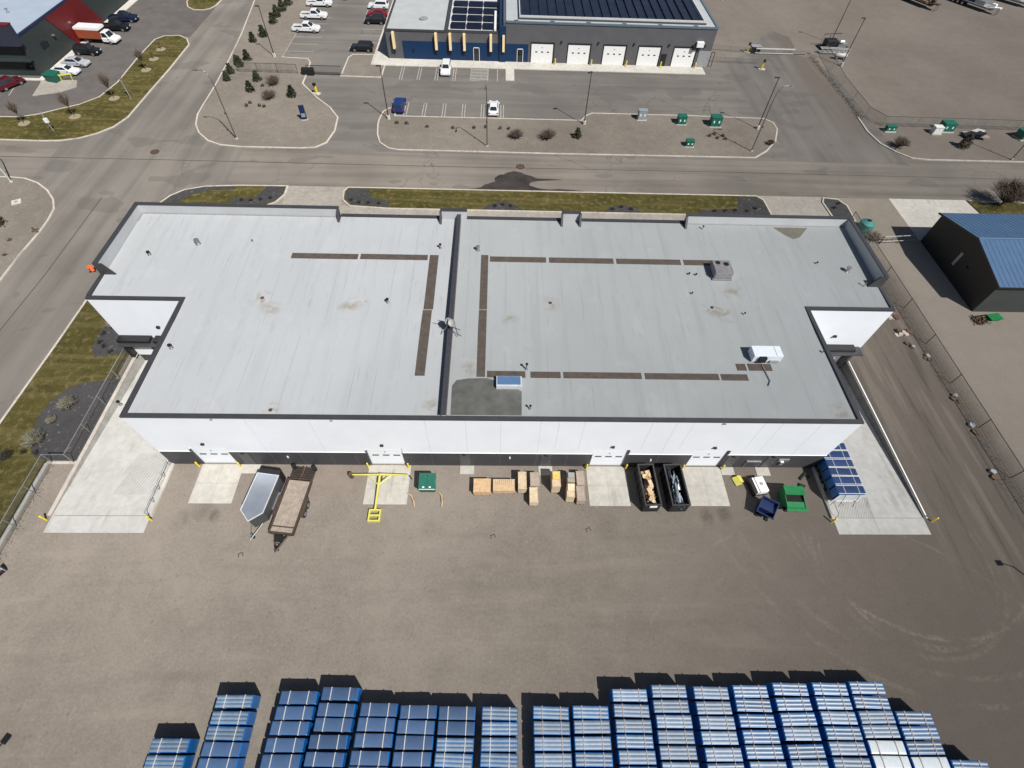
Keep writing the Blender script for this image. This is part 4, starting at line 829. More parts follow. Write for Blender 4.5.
for x,y,l in ((80.3,85.0,'yellow keypad post beside the grey driveway gate stub'),(79.6,92.6,'yellow keypad post behind the driveway gate beam'),(-1.9,70.6,'yellow keypad post on the gravel corner by the parking entrance')):
    t = thing('keypad_post', l, 'keypad post', (x,y,.02), rad(-25)); MB().box(-.6,.6,-.4,.4,0,.14).build('base', conc, t); MB().box(-.14,.14,-.14,.14,.14,1.5).build('post', yellow, t); MB().box(-.22,.22,-.3,.12,1.4,1.75).build('keypad', black, t)
t = thing('motor_box', 'black gate motor cabinet at the driveway gate', 'cabinet', (81.0,92.6,0)); MB().box(-.9,.9,-.5,.5,0,1.2).build('cabinet', black, t, bevel=.04); MB().box(-.95,.95,-.55,.55,1.2,1.28).build('lid', greyp, t)
# utility cabinets
def cabinet(x,y,w,d,h,mat,label,rz=0):
    t = thing('utility_cabinet', label, 'utility box', (x,y,.1), rad(rz)); MB().box(-w/2-.12,w/2+.12,-d/2-.12,d/2+.12,-.1,.08).build('base', conc, t)
    MB().box(-w/2,w/2,-d/2,d/2,.08,h).build('cabinet', mat, t, bevel=.03); MB().box(-w/2-.04,w/2+.04,-d/2-.04,d/2+.04,h,h+.07).build('lid', mat, t)
    for s in (-.25,.25): MB().box(s*w-.1,s*w+.1,-d/2-.012,-d/2,h*.45,h*.7).build('label_plate', whiteP, t)
G1 = M('cabinet_grey',(.24,.28,.30),.5)
cabinet(53.6,64.6,1.4,.9,1.5,G1,'grey utility cabinet on the gravel island kerb')
cabinet(60.1,63.6,1.4,1.2,1.25,teal,'green transformer box right of the grey cabinet')
cabinet(65.7,63.2,1.7,1.3,1.5,teal,'larger green transformer box near the island end')
cabinet(60.0,56.6,1.2,.9,.9,teal,'small green box alone near the street on the gravel island')
cabinet(103.4,62.6,1.4,1.0,1.05,M('cabinet_white',(.62,.62,.6),.5),'white utility cabinet at the right gravel lot fence')
cabinet(105.6,63.6,2.0,1.5,1.3,teal,'big green transformer at the right gravel lot fence')
cabinet(118.2,61.8,2.4,1.6,1.2,teal,'green box cut by the right picture edge',12)
cabinet(95.6,62.9,1.6,.8,.8,teal,'low green box at the bend of the right kerb')
t = thing('broken_pallets', 'white and dark broken slabs heaped at the right gravel lot fence', 'debris', (109.8,61.8,0))
for k in range(5): 
    o = MB().box(-.9,.9,-.6,.6,0,.2).xf(Matrix.Translation((R.uniform(-1.6,1.6),R.uniform(-.8,1.4),.1+.16*k)) @ Matrix.Rotation(R.uniform(0,3),4,'Z') @ Matrix.Rotation(R.uniform(-.2,.2),4,'X')); o.build('slab', [greyp,black,woodG,M('slab_white',(.5,.5,.48),.7),black][k], t)
t = thing('site_sign', 'upright narrow navy sign board with pale panel on the gravel corner plot', 'sign', (-1.9,61.6,.11), rad(10))
MB().box(-.42,.42,-.12,.12,.1,2.3).build('board', navy, t, bevel=.03); MB().box(-.3,.3,-.135,-.12,.5,1.1).build('panel', G1, t); MB().box(-.5,.5,-.2,.2,0,.1).build('base', conc, t)
t = thing('garbage_bin', 'teal green bin at the corner of the charcoal building', 'bin', (-46.9,72.6,.1), rad(-15)); MB().hexa([(-.9,-.7,0),(.9,-.7,0),(.9,.7,0),(-.9,.7,0)],[(-1.1,-.85,1.1),(1.1,-.85,1.1),(1.1,.85,1.3),(-1.1,.85,1.3)]).build('tub', teal, t); MB().hexa([(-1.1,-.9,1.1),(1.1,-.9,1.1),(1.1,.9,1.3),(-1.1,.9,1.3)],[(-1.1,-.9,1.16),(1.1,-.9,1.16),(1.1,.9,1.36),(-1.1,.9,1.36)]).build('lid', teal, t)
t = thing('sawhorse', 'yellow sawhorse barrier next to the teal bin', 'barrier', (-44.9,72.9,.1), rad(20)); MB().box(-1,1,-.06,.06,.8,1.0).build('rail', lemon, t)
for s in (-.8,.8):
    for k in (-1,1): MB().tube([(s,0,.85),(s,k*.4,0)],.05,5).build('leg', lemon, t)

# ------------------------------------------------------------------ shrubs and young trees
def leafball(rx, rz, n, size, seed, cone=.6):
    r = random.Random(seed); mb = MB()
    for _ in range(n):
        u = r.random(); z = rz*(.06+.94*u**.9); rr = rx*(1-cone*u)*(.35+.65*r.random()**.5)*(1+.25*math.sin(u*17+seed)); a = r.uniform(0,6.283)
        c = Vector((rr*math.cos(a)*(1+.2*math.sin(a*3+seed)), rr*math.sin(a), z)); d = Vector((r.gauss(0,1),r.gauss(0,1),r.gauss(.4,.8))).normalized(); e = d.orthogonal().normalized(); e2 = d.cross(e); s = size*r.uniform(.6,1.3)
        mb.add([c-e*s*.5, c+e2*s*.35, c+e*s*.5+d*s*.5, c-e2*s*.35],[(0,1,2,3)])
    return mb
def twigball(rx, rz, n, seed, rad_=.012):
    r = random.Random(seed); mb = MB()
    for _ in range(n):
        a = r.uniform(0,6.283); k = r.random()**.6; tip = Vector((rx*k*math.cos(a), rx*k*math.sin(a), rz*(1-.45*k)*r.uniform(.7,1.05))); mid = tip*.5 + Vector((r.gauss(0,.08)*rx,r.gauss(0,.08)*rx,.1*rz))
        mb.tube([(0,0,0),mid,tip],[rad_*2.2,rad_*1.5,rad_*.6],3,False)
        for q in range(3):
            b0 = mid.lerp(tip, r.uniform(.1,.8)); mb.tube([b0, b0+Vector((r.gauss(0,.2)*rx,r.gauss(0,.2)*rx,r.uniform(.1,.3)*rz))],[rad_,rad_*.4],3,False)
    return mb
eva = []
for k in range(4):
    eva.append((leafball(.80,1.75,620,.22,k+3,.75).build('crown', grn).data))
for o in [o for o in COL.objects if o.name.startswith('crown') and o.parent is None]: bpy.data.objects.remove(o)
trk = MB().tube([(0,0,-.1),(0,0,1.2)],[.09,.03],6).build('trunk', bark); trkd = trk.data; bpy.data.objects.remove(trk)
SH = [(-18.2,74.3,1,'first evergreen shrub of the avenue row, counted from the street'),(-18.4,77,1.05,'second evergreen shrub of the avenue row'),(-17.6,79.9,1.1,'third evergreen shrub of the avenue row'),(-17.1,82.6,1.1,'fourth evergreen shrub of the avenue row'),(-18.3,80.6,1,'evergreen shrub hard against the avenue kerb'),(-18.2,90.3,1.1,'fifth evergreen shrub of the avenue row, below the lamp'),(-17.0,93.0,1.25,'sixth evergreen shrub of the avenue row, beside the lamp'),(-16.8,99.5,1.2,'evergreen shrub just above the leaning lamp post'),(-16.9,103.0,1.3,'tall evergreen shrub higher up the avenue row'),(-16.6,106.2,1.3,'evergreen shrub next to the last in the avenue row'),(-16.2,109.5,1.3,'last evergreen shrub of the avenue row at the top edge'),
      (-13.1,74.6,1.05,'evergreen shrub left of the bare bushes on the corner plot'),(-13.1,70.6,1.1,'evergreen shrub in the middle of the corner plot'),(-5.6,69.0,1.2,'evergreen shrub beside the yellow keypad post'),(42.2,58.2,1.0,'lone evergreen shrub on the long gravel island')]
for i,(x,y,s,l) in enumerate(SH):
    t = thing('evergreen_shrub', l, 'shrub', (x,y,.1), R.uniform(0,6), 'evergreen shrubs north of the street'); t.scale = (s*.9,s*.9,s*.9)
    c_ = bpy.data.objects.new('crown', eva[i%4]); COL.objects.link(c_); c_.parent = t; c_ = bpy.data.objects.new('trunk', trkd); COL.objects.link(c_); c_.parent = t
for i,(x,y,s,l) in enumerate(((-9.9,73.2,1.5,'brown leafless bush nearest the fence on the corner plot'),(-9.2,68.2,1.4,'brown leafless bush in the middle of the corner plot'),(32.4,57.6,1.35,'left one of two brown bushes on the gravel island'),(37.4,57.6,1.5,'right one of two brown bushes on the gravel island'),(94.9,57.9,1.5,'brown leafless bush at the right kerb'),(73.5,57.6,.7,'small brown bush at the island tip'))):
    t = thing('bare_bush', l, 'bush', (x,y,.1), 0, 'bare brown bushes'); twigball(1.0*s,1.1*s,130,i+20,.016).build('branches', twig, t); MB().tube([(0,0,-.1),(0,0,.25)],.1,6).build('stem', bark, t)
t = thing('evergreen_tree', 'dark brownish evergreen tree beside the right hand kerb', 'tree', (105.9,58.3,0)); leafball(.95,2.3,700,.26,9,.8).build('crown', M('brown_needles',(.036,.030,.018),.9,var=.3), t); MB().tube([(0,0,-.1),(0,0,1.6)],[.12,.04],6).build('trunk', bark, t)
MINI = [(-11.6,72.6),(-12.3,65.5),(-10.2,65.6),(-5.9,71),(-9.4,65.4),(-12.0,66.4),(13,61.2),(14.6,61.1),(18,60.2),(22.2,60),(27.5,60.6),(29.8,60.2),(31.2,60.2),(25.6,60.2),(64,59.6),(65.2,59.0),(66.4,58.7),(66.2,59.6),(65.0,60.2)]
for i,(x,y) in enumerate(MINI):
    t = thing('dwarf_shrub', 'tiny dark shrub dotted over the gravel beds', 'shrub', (x,y,.1), R.uniform(0,6), 'tiny dark shrubs in the gravel beds'); leafball(.32,.4,60,.16,i+50,.4).build('crown', M('dwarf_leaf',(.05,.045,.03),.9,var=.3), t)
SAP = [(-44.5,58.4,'second sapling from the left picture edge on the corner lawn'),(-37.9,60.8,'sapling in the middle of the corner lawn'),(-34.5,67,'sapling beside the grey path light post'),(-33.5,77.5,'sapling up the avenue lawn, third from its tip'),(-33.9,81.9,'sapling up the avenue lawn, second from its tip'),(-34.2,86,'sapling nearest the tip of the avenue lawn'),(-48.6,57.2,'sapling at the left picture edge of the corner lawn')]
for i,(x,y,l) in enumerate(SAP):
    t = thing('sapling', 'bare young ' + l.replace('sapling','tree',1) if not l.startswith('second') else 'bare young tree, ' + l.replace(' sapling','',1), 'tree', (x,y,.1), 0, 'bare saplings on the corner lawn')
    MB().cyl((0,0,0),.85,.025,n=18).build('mulch_ring', mulch, t); hh = 3.6 + .3*(i%3) if i in (0,1,2,3) else 1.4
    MB().tube([(0,0,0),(.03,.02,hh*.55),(0,0,hh)],[.06,.04,.015],6).build('trunk', bark, t)
    twigball(.85*hh/3.6,hh*.62,70 if hh>2 else 30,i+70,.014).xf(Matrix.Translation((0,0,hh*.38))).build('crown', twig, t)
for i,(x,y,s,l) in enumerate(((-13.3,2.2,1.25,'grey ornamental grass clump at the front of the half oval bed'),(-12.2,6.2,1.2,'grey ornamental grass clump at the back of the half oval bed'),(-12.9,4.4,.6,'small ornamental grass clump in the middle of the half oval bed'),(-12.6,16.8,.8,'ornamental grass clump under the left wing wall'))):
    t = thing('ornamental_grass', l, 'plant', (x,y,.12), 0, 'ornamental grass clumps'); twigball(.85*s,.75*s,150,i+90,.013).build('blades', M('dry_blades',(.20,.19,.14),.9,var=.3), t); leafball(.6*s,.3*s,60,.2,i+95,.2).build('core', M('dark_core',(.02,.02,.016),.9), t)
bedsh = [(-12.9,14.2),(-13.0,15.4),(-12.2,13.6),(-11.2,12.9),(-12.4,18.1),(9.3,40.3),(10.5,39.8),(11.8,39.7),(13.3,39.6),(-5.5,39.8),(-4.2,39.8),(-3.0,40.0),(-1.8,40.4),(29.2,39.6),(30.3,39.9),(31.4,39.6),(45.6,39.4),(46.9,39.9),(48.2,39.5),(60,39.4),(61.5,39.5),(63,39.7),(64.6,39.6),(66,40.3),(77.6,40.8),(78.6,41.8),(-13.7,.9),(-12.6,.9)]
for i,(x,y) in enumerate(bedsh):
    t = thing('dwarf_shrub', 'tiny leafless shrub in the dark stone beds around the warehouse', 'shrub', (x,y,.12), R.uniform(0,6), 'tiny shrubs in the dark stone beds'); twigball(.4,.4,26,i+120,.012).build('branches', M('bed_twigs',(.035,.03,.026),.9), t)
t = thing('bare_tree', 'bare spreading tree behind the blue roofed building', 'tree', (103.0,42.4,.1)); MB().tube([(0,0,-.1),(.05,0,1.0)],[.16,.11],7).build('trunk', bark, t); twigball(3.0,3.6,240,5,.02).xf(Matrix.Translation((0,0,.5))).build('crown', twig, t)
t = thing('low_bush', 'low round brown bush in the left gravel corner plot', 'bush', (-34.9,33.6,.1)); leafball(1.25,.9,500,.25,33,.35).build('crown', M('brown_bush',(.055,.036,.026),.9,var=.35), t); twigball(1.1,.9,60,34,.014).build('branches', twig, t)
t = thing('valve_slab', 'pale square concrete slab in the left gravel corner plot', 'slab', (-34.8,38.4,.11), rad(30)); MB().box(-.55,.55,-.55,.55,-.05,.08).build('slab', conc, t, bevel=.02); MB().cyl((0,0,.08),.2,.03,n=14).build('lid', greyp, t)
for i,(x,y,s) in enumerate(((-35.5,30.5,.5),(-33.4,29.4,.5),(-31.4,30.6,.4),(-35.9,28.6,.4),(-30.4,27.8,.35),(-32.6,26,.4))):
    t = thing('gravel_weed', 'small dry weed clump in the left gravel corner plot', 'weed', (x,y,.1), 0, 'dry weeds in the left gravel plot'); twigball(s,.3,30,i+200,.012).build('blades', M('weed',(.12,.095,.06),.9,var=.3), t)
t = thing('fallen_sign', 'small dark plank lying on the kerb of the left gravel plot', 'plank', (-29.3,32.6,.15), rad(-35)); MB().box(-.7,.7,-.12,.12,0,.12).build('plank', woodD, t); MB().box(-.1,.1,-.4,.4,.0,.08).build('batten', woodD, t)
# orange traffic marker on the avenue
t = thing('traffic_marker', 'orange road marker with black base at the avenue edge', 'traffic marker', (-18.9,25.5,.02), rad(20)); t.scale = (.75,.75,.75); MB().tube([(0,0,.08),(0,0,1.1)],[.3,.1],12).build('cone', amber, t); MB().box(-.45,.45,-.4,.4,0,.08).build('base', black, t)
MB().box(-.45,.45,-.04,.04,.5,1.0).build('panel', amber, t)
# teal pile beside warehouse
t = thing('plastic_tank', 'teal round tank beside the right rear corner of the warehouse', 'tank', (80.0,36.2,0)); MB().tube([(0,0,0),(0,0,1.2),(0,0,1.5)],[.95,.95,.3],18).build('tank', M('teal_plastic',(.05,.19,.17),.5), t, smooth=False); MB().cyl((0,0,1.5),.25,.1,n=12).build('lid', black, t)
t = thing('pipe_gate', 'pale pipe gate between warehouse corner and blue roofed building', 'gate', (80.9,33.2,0)); MB().tube([(0,0,1.2),(6,.6,1.2)],.05,6).tube([(0,0,.4),(6,.6,.4)],.05,6).build('bars', steel, t); MB().tube([(0,0,-.1),(0,0,1.3)],.06,6).tube([(2.6,.26,-.1),(2.6,.26,1.3)],.06,6).tube([(0,0,.4),(2.6,.26,1.2)],.04,6).build('frame', pole_m, t)
t = thing('brush_pile', 'dry grey brush heaped by the pale pipe gate', 'brush', (80.4,34.4,0)); twigball(1.4,1.0,120,300,.014).build('branches', M('grey_twigs',(.19,.165,.135),.9), t); leafball(.9,.3,50,.25,301,.2).build('litter', M('leaf_litter',(.16,.135,.1),.9), t)
t = thing('wheelbarrow', 'green wheelbarrow standing beside the black shed wall', 'wheelbarrow', (88.3,19.3,0), rad(10)); MB().hexa([(-.5,-.35,.4),(.5,-.35,.4),(.5,.35,.4),(-.5,.35,.4)],[(-.8,-.5,.85),(.8,-.5,.85),(.8,.5,.85),(-.8,.5,.85)]).build('tray', greenB, t); MB().cyl((.95,-.06,.22),.22,.12,'y',12).build('wheel', rubber, t)
for s in (-.4,.4): MB().tube([(.95,s*.3,.22),(-.3,s,.4),(-1.3,s,.7)],.03,5).build('handle', woodG, t); MB().tube([(-.4,s,.4),(-.5,s,0)],.03,5).build('leg', black, t)
t = thing('rubbish_pile', 'brown pile of debris beside the green wheelbarrow', 'debris', (86.9,19.3,0)); leafball(.8,.5,120,.3,310,.5).build('heap', rust, t)
for i,(x,y,r) in enumerate(((76.6,19.6,.5),(76.1,17.4,.4),(77.5,17.2,.5),(76.3,22,.35),(77.8,13.4,.35),(78.2,8,.3),(77.9,4.1,.4),(77.4,-.6,.4),(76.9,15.6,.3))):
    t = thing('broken_concrete', 'pale broken concrete lumps along the right hand fence', 'rubble', (x,y,0), R.uniform(0,6), 'broken concrete lumps by the right fence')
    for k in range(3): MB().prism([(r*math.cos(a)*R.uniform(.5,1),r*math.sin(a)*R.uniform(.5,1)) for a in (0,1.2,2.4,3.6,5)],0,.1+.1*k).xf(Matrix.Translation((R.uniform(-.5,.5),R.uniform(-.5,.5),0))).build('lump', [conc,kerbM,rust][k] if i<4 else [woodD,rust,greyp][k], t)
# weeds along fence foot
wd = MB(); r2 = random.Random(5)
for _ in range(900):
    x = 78.1+r2.gauss(0,.35); y = r2.uniform(-30,31); a = r2.uniform(0,6.28); s = r2.uniform(.1,.28)
    wd.add([(x,y,0),(x+.05*math.cos(a),y+.05*math.sin(a),0),(x+s*math.cos(a+.5),y+s*math.sin(a+.5),s*.8)],[(0,1,2)])
struct(wd, 'weeds', M('weed_dark',(.055,.046,.034),.9,var=.3), 'dark dry weeds along the foot of the right hand fence', 'stuff')
wd = MB()
for _ in range(500):
    x = -10.6+r2.gauss(0,.2); y = r2.uniform(-24,-.2); a = r2.uniform(0,6.28); s = r2.uniform(.08,.2)
    wd.add([(x,y,0),(x+.05*math.cos(a),y+.05*math.sin(a),0),(x+s*math.cos(a+.5),y+s*math.sin(a+.5),s*.8)],[(0,1,2)])
struct(wd, 'weeds', MATS['weed_dark'], 'dark dry weeds along the lawn fence', 'stuff')
# short grass blades on the near lawn
gl = MB()
for _ in range(26000):
    x = r2.uniform(-17.4,-9.4); y = r2.uniform(-10,36)
    if (x > -14.6 and .1 < y < 9.6) or (x > -13.6 and 12 < y < 20.6) or (x > -11.3 and y < 0): continue
    a = r2.uniform(0,6.28); s = r2.uniform(.06,.14)
    gl.add([(x,y,.1),(x+.05*math.cos(a),y+.05*math.sin(a),.1),(x+s*math.cos(a+.6),y+s*math.sin(a+.6),.1+s*.9)],[(0,1,2)])
struct(gl, 'grass', M('grass_blades',(.095,.083,.030),.9,var=.4,vscale=.5), 'short dry green grass blades of the wide lawn', 'stuff')

# ------------------------------------------------------------------ yard objects
t = thing('enclosed_trailer', 'small enclosed trailer with shiny roof and pointed nose', 'trailer', (9.92,-2.0,0), rad(-97.5))
RP = [(0,-.95),(3.4,-.95),(4.25,0.05),(3.4,.95),(0,.95)]
MB().prism([(.02,-.93),(3.38,-.93),(4.2,.05),(3.38,.93),(.02,.93)],.42,2.0).build('body', M('trailer_charcoal',(.06,.062,.066),.4), t, bevel=.02)
MB().prism(RP,2.0,2.06).build('roof', skyroof, t); MB().strip(RP,.06,2.0,2.09,True).build('roof_trim', M('trim_light',(.55,.56,.57),.4), t)
MB().prism([(-.5,-.9),(0,-.93),(0,.93),(-.5,.9)],.42,1.95).build('rear_door', black, t)
for s in (-1,1):
    MB().box(1.0,2.6,s*1.02-.12,s*1.02+.12,.72,.8).build('mudguard', steel, t)
    for xx in (1.4,2.2):
        w_ = MB().cyl((xx,s*1.02-.1,.33),.33,.2,'y',14).build('wheel', rubber, t); MB().cyl((xx,s*1.02+(.1 if s>0 else -.13),.33),.2,.03,'y',10).build('rim', steel, w_)
MB().tube([(3.4,-.6,.42),(5.3,0.05,.45)],.05,6).tube([(3.4,.6,.42),(5.3,.05,.45)],.05,6).build('tongue', steel, t); MB().tube([(4.9,.05,0),(4.9,.05,.75)],.04,6).build('jack', steel, t); MB().cyl((4.9,.05,0),.12,.1,n=10).build('jack_wheel', rubber, t)
t = thing('equipment_trailer', 'flat deck trailer with weathered plank floor and rear ramps', 'trailer', (12.28,-2.0,0), rad(-95.8))
MB().box(0,4.75,-.95,.95,.68,.74).build('deck', woodG, t); pl = MB()
for k in range(9): pl.box(0.02,4.73,-.95+k*.211,-.94+k*.211,.741,.744)
pl.build('plank_gap', woodD, t)
MB().box(-.1,4.85,-1.08,-.95,.55,.86).box(-.1,4.85,.95,1.08,.55,.86).box(4.75,4.88,-.95,.95,.55,.86).box(4.2,4.28,-.95,.95,.745,.80).build('frame', M('trailer_brown',(.06,.042,.032),.6,var=.2), t)
for s in (-.55,.55):
    rm = MB()
    for k in range(6): rm.box(-1.35+k*.22,-1.25+k*.22,s-.42,s+.42,.55+.03*k,.6+.03*k)
    rm.box(-1.4,-.05,s-.45,s-.37,.5,.66).box(-1.4,-.05,s+.37,s+.45,.5,.66); rm.build('ramp', MATS['trailer_brown'], t)
for s in (-1,1):
    MB().box(1.5,3.3,s*1.2-.14,s*1.2+.14,.76,.82).build('mudguard', MATS['trailer_brown'], t)
    for xx in (2.0,2.8):
        w_ = MB().cyl((xx,s*1.2-.1,.35),.35,.2,'y',14).build('wheel', rubber, t); MB().cyl((xx,s*1.2+(.1 if s>0 else -.13),.35),.2,.03,'y',10).build('rim', steel, w_)
    MB().cyl((-1.25,s*.95,.62),.2,.4,'z',10).build('stabiliser', black, t)
MB().tube([(4.85,-.6,.6),(6.3,0,.55)],.07,6).tube([(4.85,.6,.6),(6.3,0,.55)],.07,6).tube([(5.2,-.45,.6),(5.2,.45,.6)],.05,6).tube([(5.6,-.3,.6),(5.6,.3,.6)],.05,6).build('tongue', MATS['trailer_brown'], t); MB().box(5.0,5.5,-.3,.3,.62,.85).build('tool_box', black, t); MB().tube([(6.0,0,0),(6.0,0,.95)],.05,6).build('jack', black, t)
t = thing('lifting_boom', 'yellow steel T shaped lifting boom lying on the concrete pad', 'lifting boom', (19.25,-5.0,0))
MB().box(-.55,.5,-.55,-.42,.05,.35).box(-.55,.5,.42,.55,.05,.35).box(-.55,-.42,-.42,.42,.05,.35).box(.37,.5,-.42,.42,.05,.35).box(-.42,.37,-.07,.07,.05,.35).build('base_frame', lemon, t)
MB().hexa([(-.09,.5,.2),(.06,.5,.2),(.08,3.6,.5),(-.08,3.6,.5)],[(-.09,.5,.42),(.06,.5,.42),(.08,3.6,.7),(-.08,3.6,.7)]).build('stem', lemon, t)
MB().hexa([(-2.6,3.65,.52),(0,3.64,.5),(0,3.77,.5),(-2.6,3.75,.52)],[(-2.6,3.65,.62),(0,3.64,.66),(0,3.77,.66),(-2.6,3.75,.62)]).hexa([(0,3.62,.5),(2.6,3.66,.5),(2.6,3.74,.5),(0,3.78,.5)],[(0,3.62,.70),(2.6,3.66,.58),(2.6,3.74,.58),(0,3.78,.70)]).build('crossbeam', lemon, t); MB().tube([(0,2.7,.6),(-1.1,3.65,.6)],.05,6).tube([(0,2.7,.6),(1.0,3.65,.6)],.05,6).build('brace', lemon, t)
MB().box(-2.8,-2.5,3.58,3.86,.0,.74).build('end_foot', woodD, t); MB().tube([(2.6,3.7,.6),(2.85,3.5,.1)],.04,5).build('hook', black, t); MB().box(-.12,.12,3.3,3.9,0,.5).build('prop', woodD, t)
t = thing('dumpster', 'teal green front load dumpster standing against the dark wall', 'dumpster', (23.65,-2.15,0)); t.scale = (.88,.92,1.0)
MB().hexa([(-.75,-.65,.1),(.75,-.65,.1),(.75,.7,.1),(-.75,.7,.1)],[(-.8,-.75,1.1),(.8,-.75,1.1),(.8,.75,1.3),(-.8,.75,1.3)]).build('tub', teal, t)
MB().hexa([(-.84,-.8,1.1),(-.01,-.8,1.1),(-.01,.75,1.3),(-.84,.75,1.3)],[(-.84,-.8,1.15),(-.01,-.8,1.15),(-.01,.75,1.36),(-.84,.75,1.36)]).build('lid', teal, t); MB().hexa([(.01,-.8,1.1),(.84,-.8,1.1),(.84,.75,1.3),(.01,.75,1.3)],[(.01,-.8,1.15),(.84,-.8,1.15),(.84,.75,1.36),(.01,.75,1.36)]).build('lid', teal, t)
for s in (-1,1): MB().box(s*.82-.05,s*.82+.05,-.3,.5,.55,.75).build('fork_pocket', steel, t); MB().cyl((s*.6,-.5,0),.1,.1,n=8).build('caster', rubber, t)
MB().box(-.8,.8,-.82,-.76,.95,1.06).build('front_rail', whiteP, t)
for k in (-.35,.3): MB().box(k-.1,k+.1,-.72,-.58,1.17,1.19).build('label_plate', whiteP, t)
for x,a,l in ((22.35,115,'left of the teal dumpster'),(24.95,100,'right of the teal dumpster')):
    t = thing('bent_plank', 'tan bent timber strip lying %s' % l, 'plank', (x,-3.4,0), rad(a)); MB().tube([(-.75,.12,.05),(-.2,0,.12),(.35,.02,.12),(.75,.25,.05)],[.06,.08,.08,.06],5).build('strip', wood, t); MB().box(-.1,.1,-.12,.12,0,.1).build('block', woodD, t)
# timber crates
def crate(x0,x1,y0,y1,h,mat,label,slats=False,top=None,z0=0,skew=0):
    cx,cy = (x0+x1)/2,(y0+y1)/2; w,d = (x1-x0)/2,(y1-y0)/2
    t = thing('timber_crate', label, 'crate', (cx,cy,z0), rad(skew), 'timber crates along the warehouse wall')
    MB().box(-w,w,-d,d,.12,h).build('box', mat, t, bevel=.012)
    b = MB()
    for k in (-1,0,1): b.box(k*(w-.06)-.05,k*(w-.06)+.05,-d,d,0,.118)
    b.build('skid', woodD, t); b = MB()
    if slats:
        for k in range(10): b.box(-w+.03+k*(2*w-.1)/10,-w+.12+k*(2*w-.1)/10,0,d,h+.002,h+.05)
    for s in (-1,1): b.box(-w-.015,w+.015,s*d-.03,s*d+.03,h-.12,h+.02)
    for s in (-1,1): b.box(s*w-.04 if s>0 else -w,s*w if s>0 else -w+.04,-d+.03,d-.03,h,h+.03)
    b.build('batten', woodP if slats else mat, t)
    if top: MB().box(-w*.9,w*.8,-.1,d*.9,h,h+.22).build('cover', top, t, bevel=.03)
    return t
tan_ = M('orange_timber', (.52,.35,.20), .8, var=.15, vscale=4)
crate(27.75,29.3,-3.0,-1.75,.8,tan_,'square orange timber crate at the left end of the crate row')
crate(29.5,31.45,-2.85,-1.8,.8,tan_,'long timber crate with slatted top beside the square one',True)
crate(31.75,32.5,-2.8,-1.2,1.1,woodP,'narrow pale crate third from the left')
crate(32.85,33.7,-2.45,-1.15,.9,woodG,'greyish narrow crate touching the wall side landing')
crate(32.75,33.5,-4.0,-2.62,.9,woodP,'pale crate standing farthest from the wall')
crate(34.75,35.5,-2.75,-1.35,1.55,woodP,'tall crate with yellow top standing alone',False,M('yellow_ply',(.60,.42,.12),.7))
crate(36.2,36.85,-2.15,-1.3,1.2,woodG,'small grey crate heaped with scraps',False,greyp)
crate(36.05,36.75,-3.65,-2.45,1.35,woodP,'tall pale crate with cream top, in front of the grey one',False,M('cream_top',(.62,.54,.38),.7),0,-4)
crate(37.05,37.8,-2.35,-1.0,.9,woodG,'weathered crate beside the wall next to the door pad')
crate(36.95,37.7,-3.85,-2.5,.95,woodG,'weathered crate at the right end nearest the yard')
# roll-off bins
def rollbin(x0,x1,label,fill):
    t = thing('scrap_bin', label, 'skip bin', ((x0+x1)/2,-2.55,0), rad(1.5), 'open scrap bins'); w=(x1-x0)/2; d=1.95
    dk = M('bin_black',(.016,.016,.017),.6,var=.2); b = MB()
    b.box(-w,-w+.06,-d,d,.15,1.55).box(w-.06,w,-d,d,.15,1.55).box(-w+.06,w-.06,-d,-d+.06,.15,1.55).box(-w+.06,w-.06,d-.06,d,.15,1.55).box(-w,w,-d,d,.1,.16); b.build('shell', dk, t)
    MB().box(-w-.05,-w+.08,-d-.05,d+.05,1.55,1.63).box(w-.08,w+.05,-d-.05,d+.05,1.55,1.63).box(-w+.08,w-.08,-d-.05,-d+.08,1.55,1.63).box(-w+.08,w-.08,d-.08,d+.05,1.55,1.63).build('rim', M('bin_rim',(.035,.035,.037),.5), t)
    rb_ = MB()
    for k in range(6):
        for s in (-1,1): rb_.box(s*(w+.03)-.03,s*(w+.03)+.03,-d+.3+k*.66,-d+.38+k*.66,.15,1.55)
    rb_.build('rib', dk, t)
    for s in (-.4,.4): MB().cyl((s,-d+.1,.0),.1,.16,n=8).build('roller', steel, t)
    r = random.Random(int(x0)); n = 46
    for k in range(n):
        Lg = r.uniform(.4,1.0) if fill=='wood' else r.uniform(.8,1.9); px = r.uniform(-.15,.45)*w+.02 if fill=='wood' else r.uniform(-.3,.55)*w; py = r.uniform(-1.55,1.3); pz = .5+.85*r.random()
        ang = r.uniform(0,3.14) if fill=='wood' else r.gauss(1.62,.18)
        lim = (w-.15); 
        m_ = MB().box(-min(Lg/2,.42 if abs(math.cos(ang))>.5 else .7) ,min(Lg/2,.42 if abs(math.cos(ang))>.5 else .7),-(.16 if fill=='wood' else .05),(.16 if fill=='wood' else .05),-.02,.03)
        m_.xf(Matrix.Translation((px,py,pz)) @ Matrix.Rotation(ang,4,'Z') @ Matrix.Rotation(r.gauss(0,.25),4,'Y') @ Matrix.Rotation(r.gauss(0,.3),4,'X'))
        m_.build('wood_scrap' if fill=='wood' else 'metal_scrap', [wood,tan_,woodP][k%3] if fill=='wood' else [silver,steel,M('scrap_dark',(.10,.13,.17),.4,.7)][k%3], t)
    if fill=='wood': MB().box(-.3,.35,-d-.1,-d-.05,1.2,1.5).build('label_plate', whiteP, t)
    return t
rollbin(42.72,44.12,'open black bin filled with broken timber','wood'); rollbin(45.1,46.65,'open black bin filled with silver metal scrap','metal')
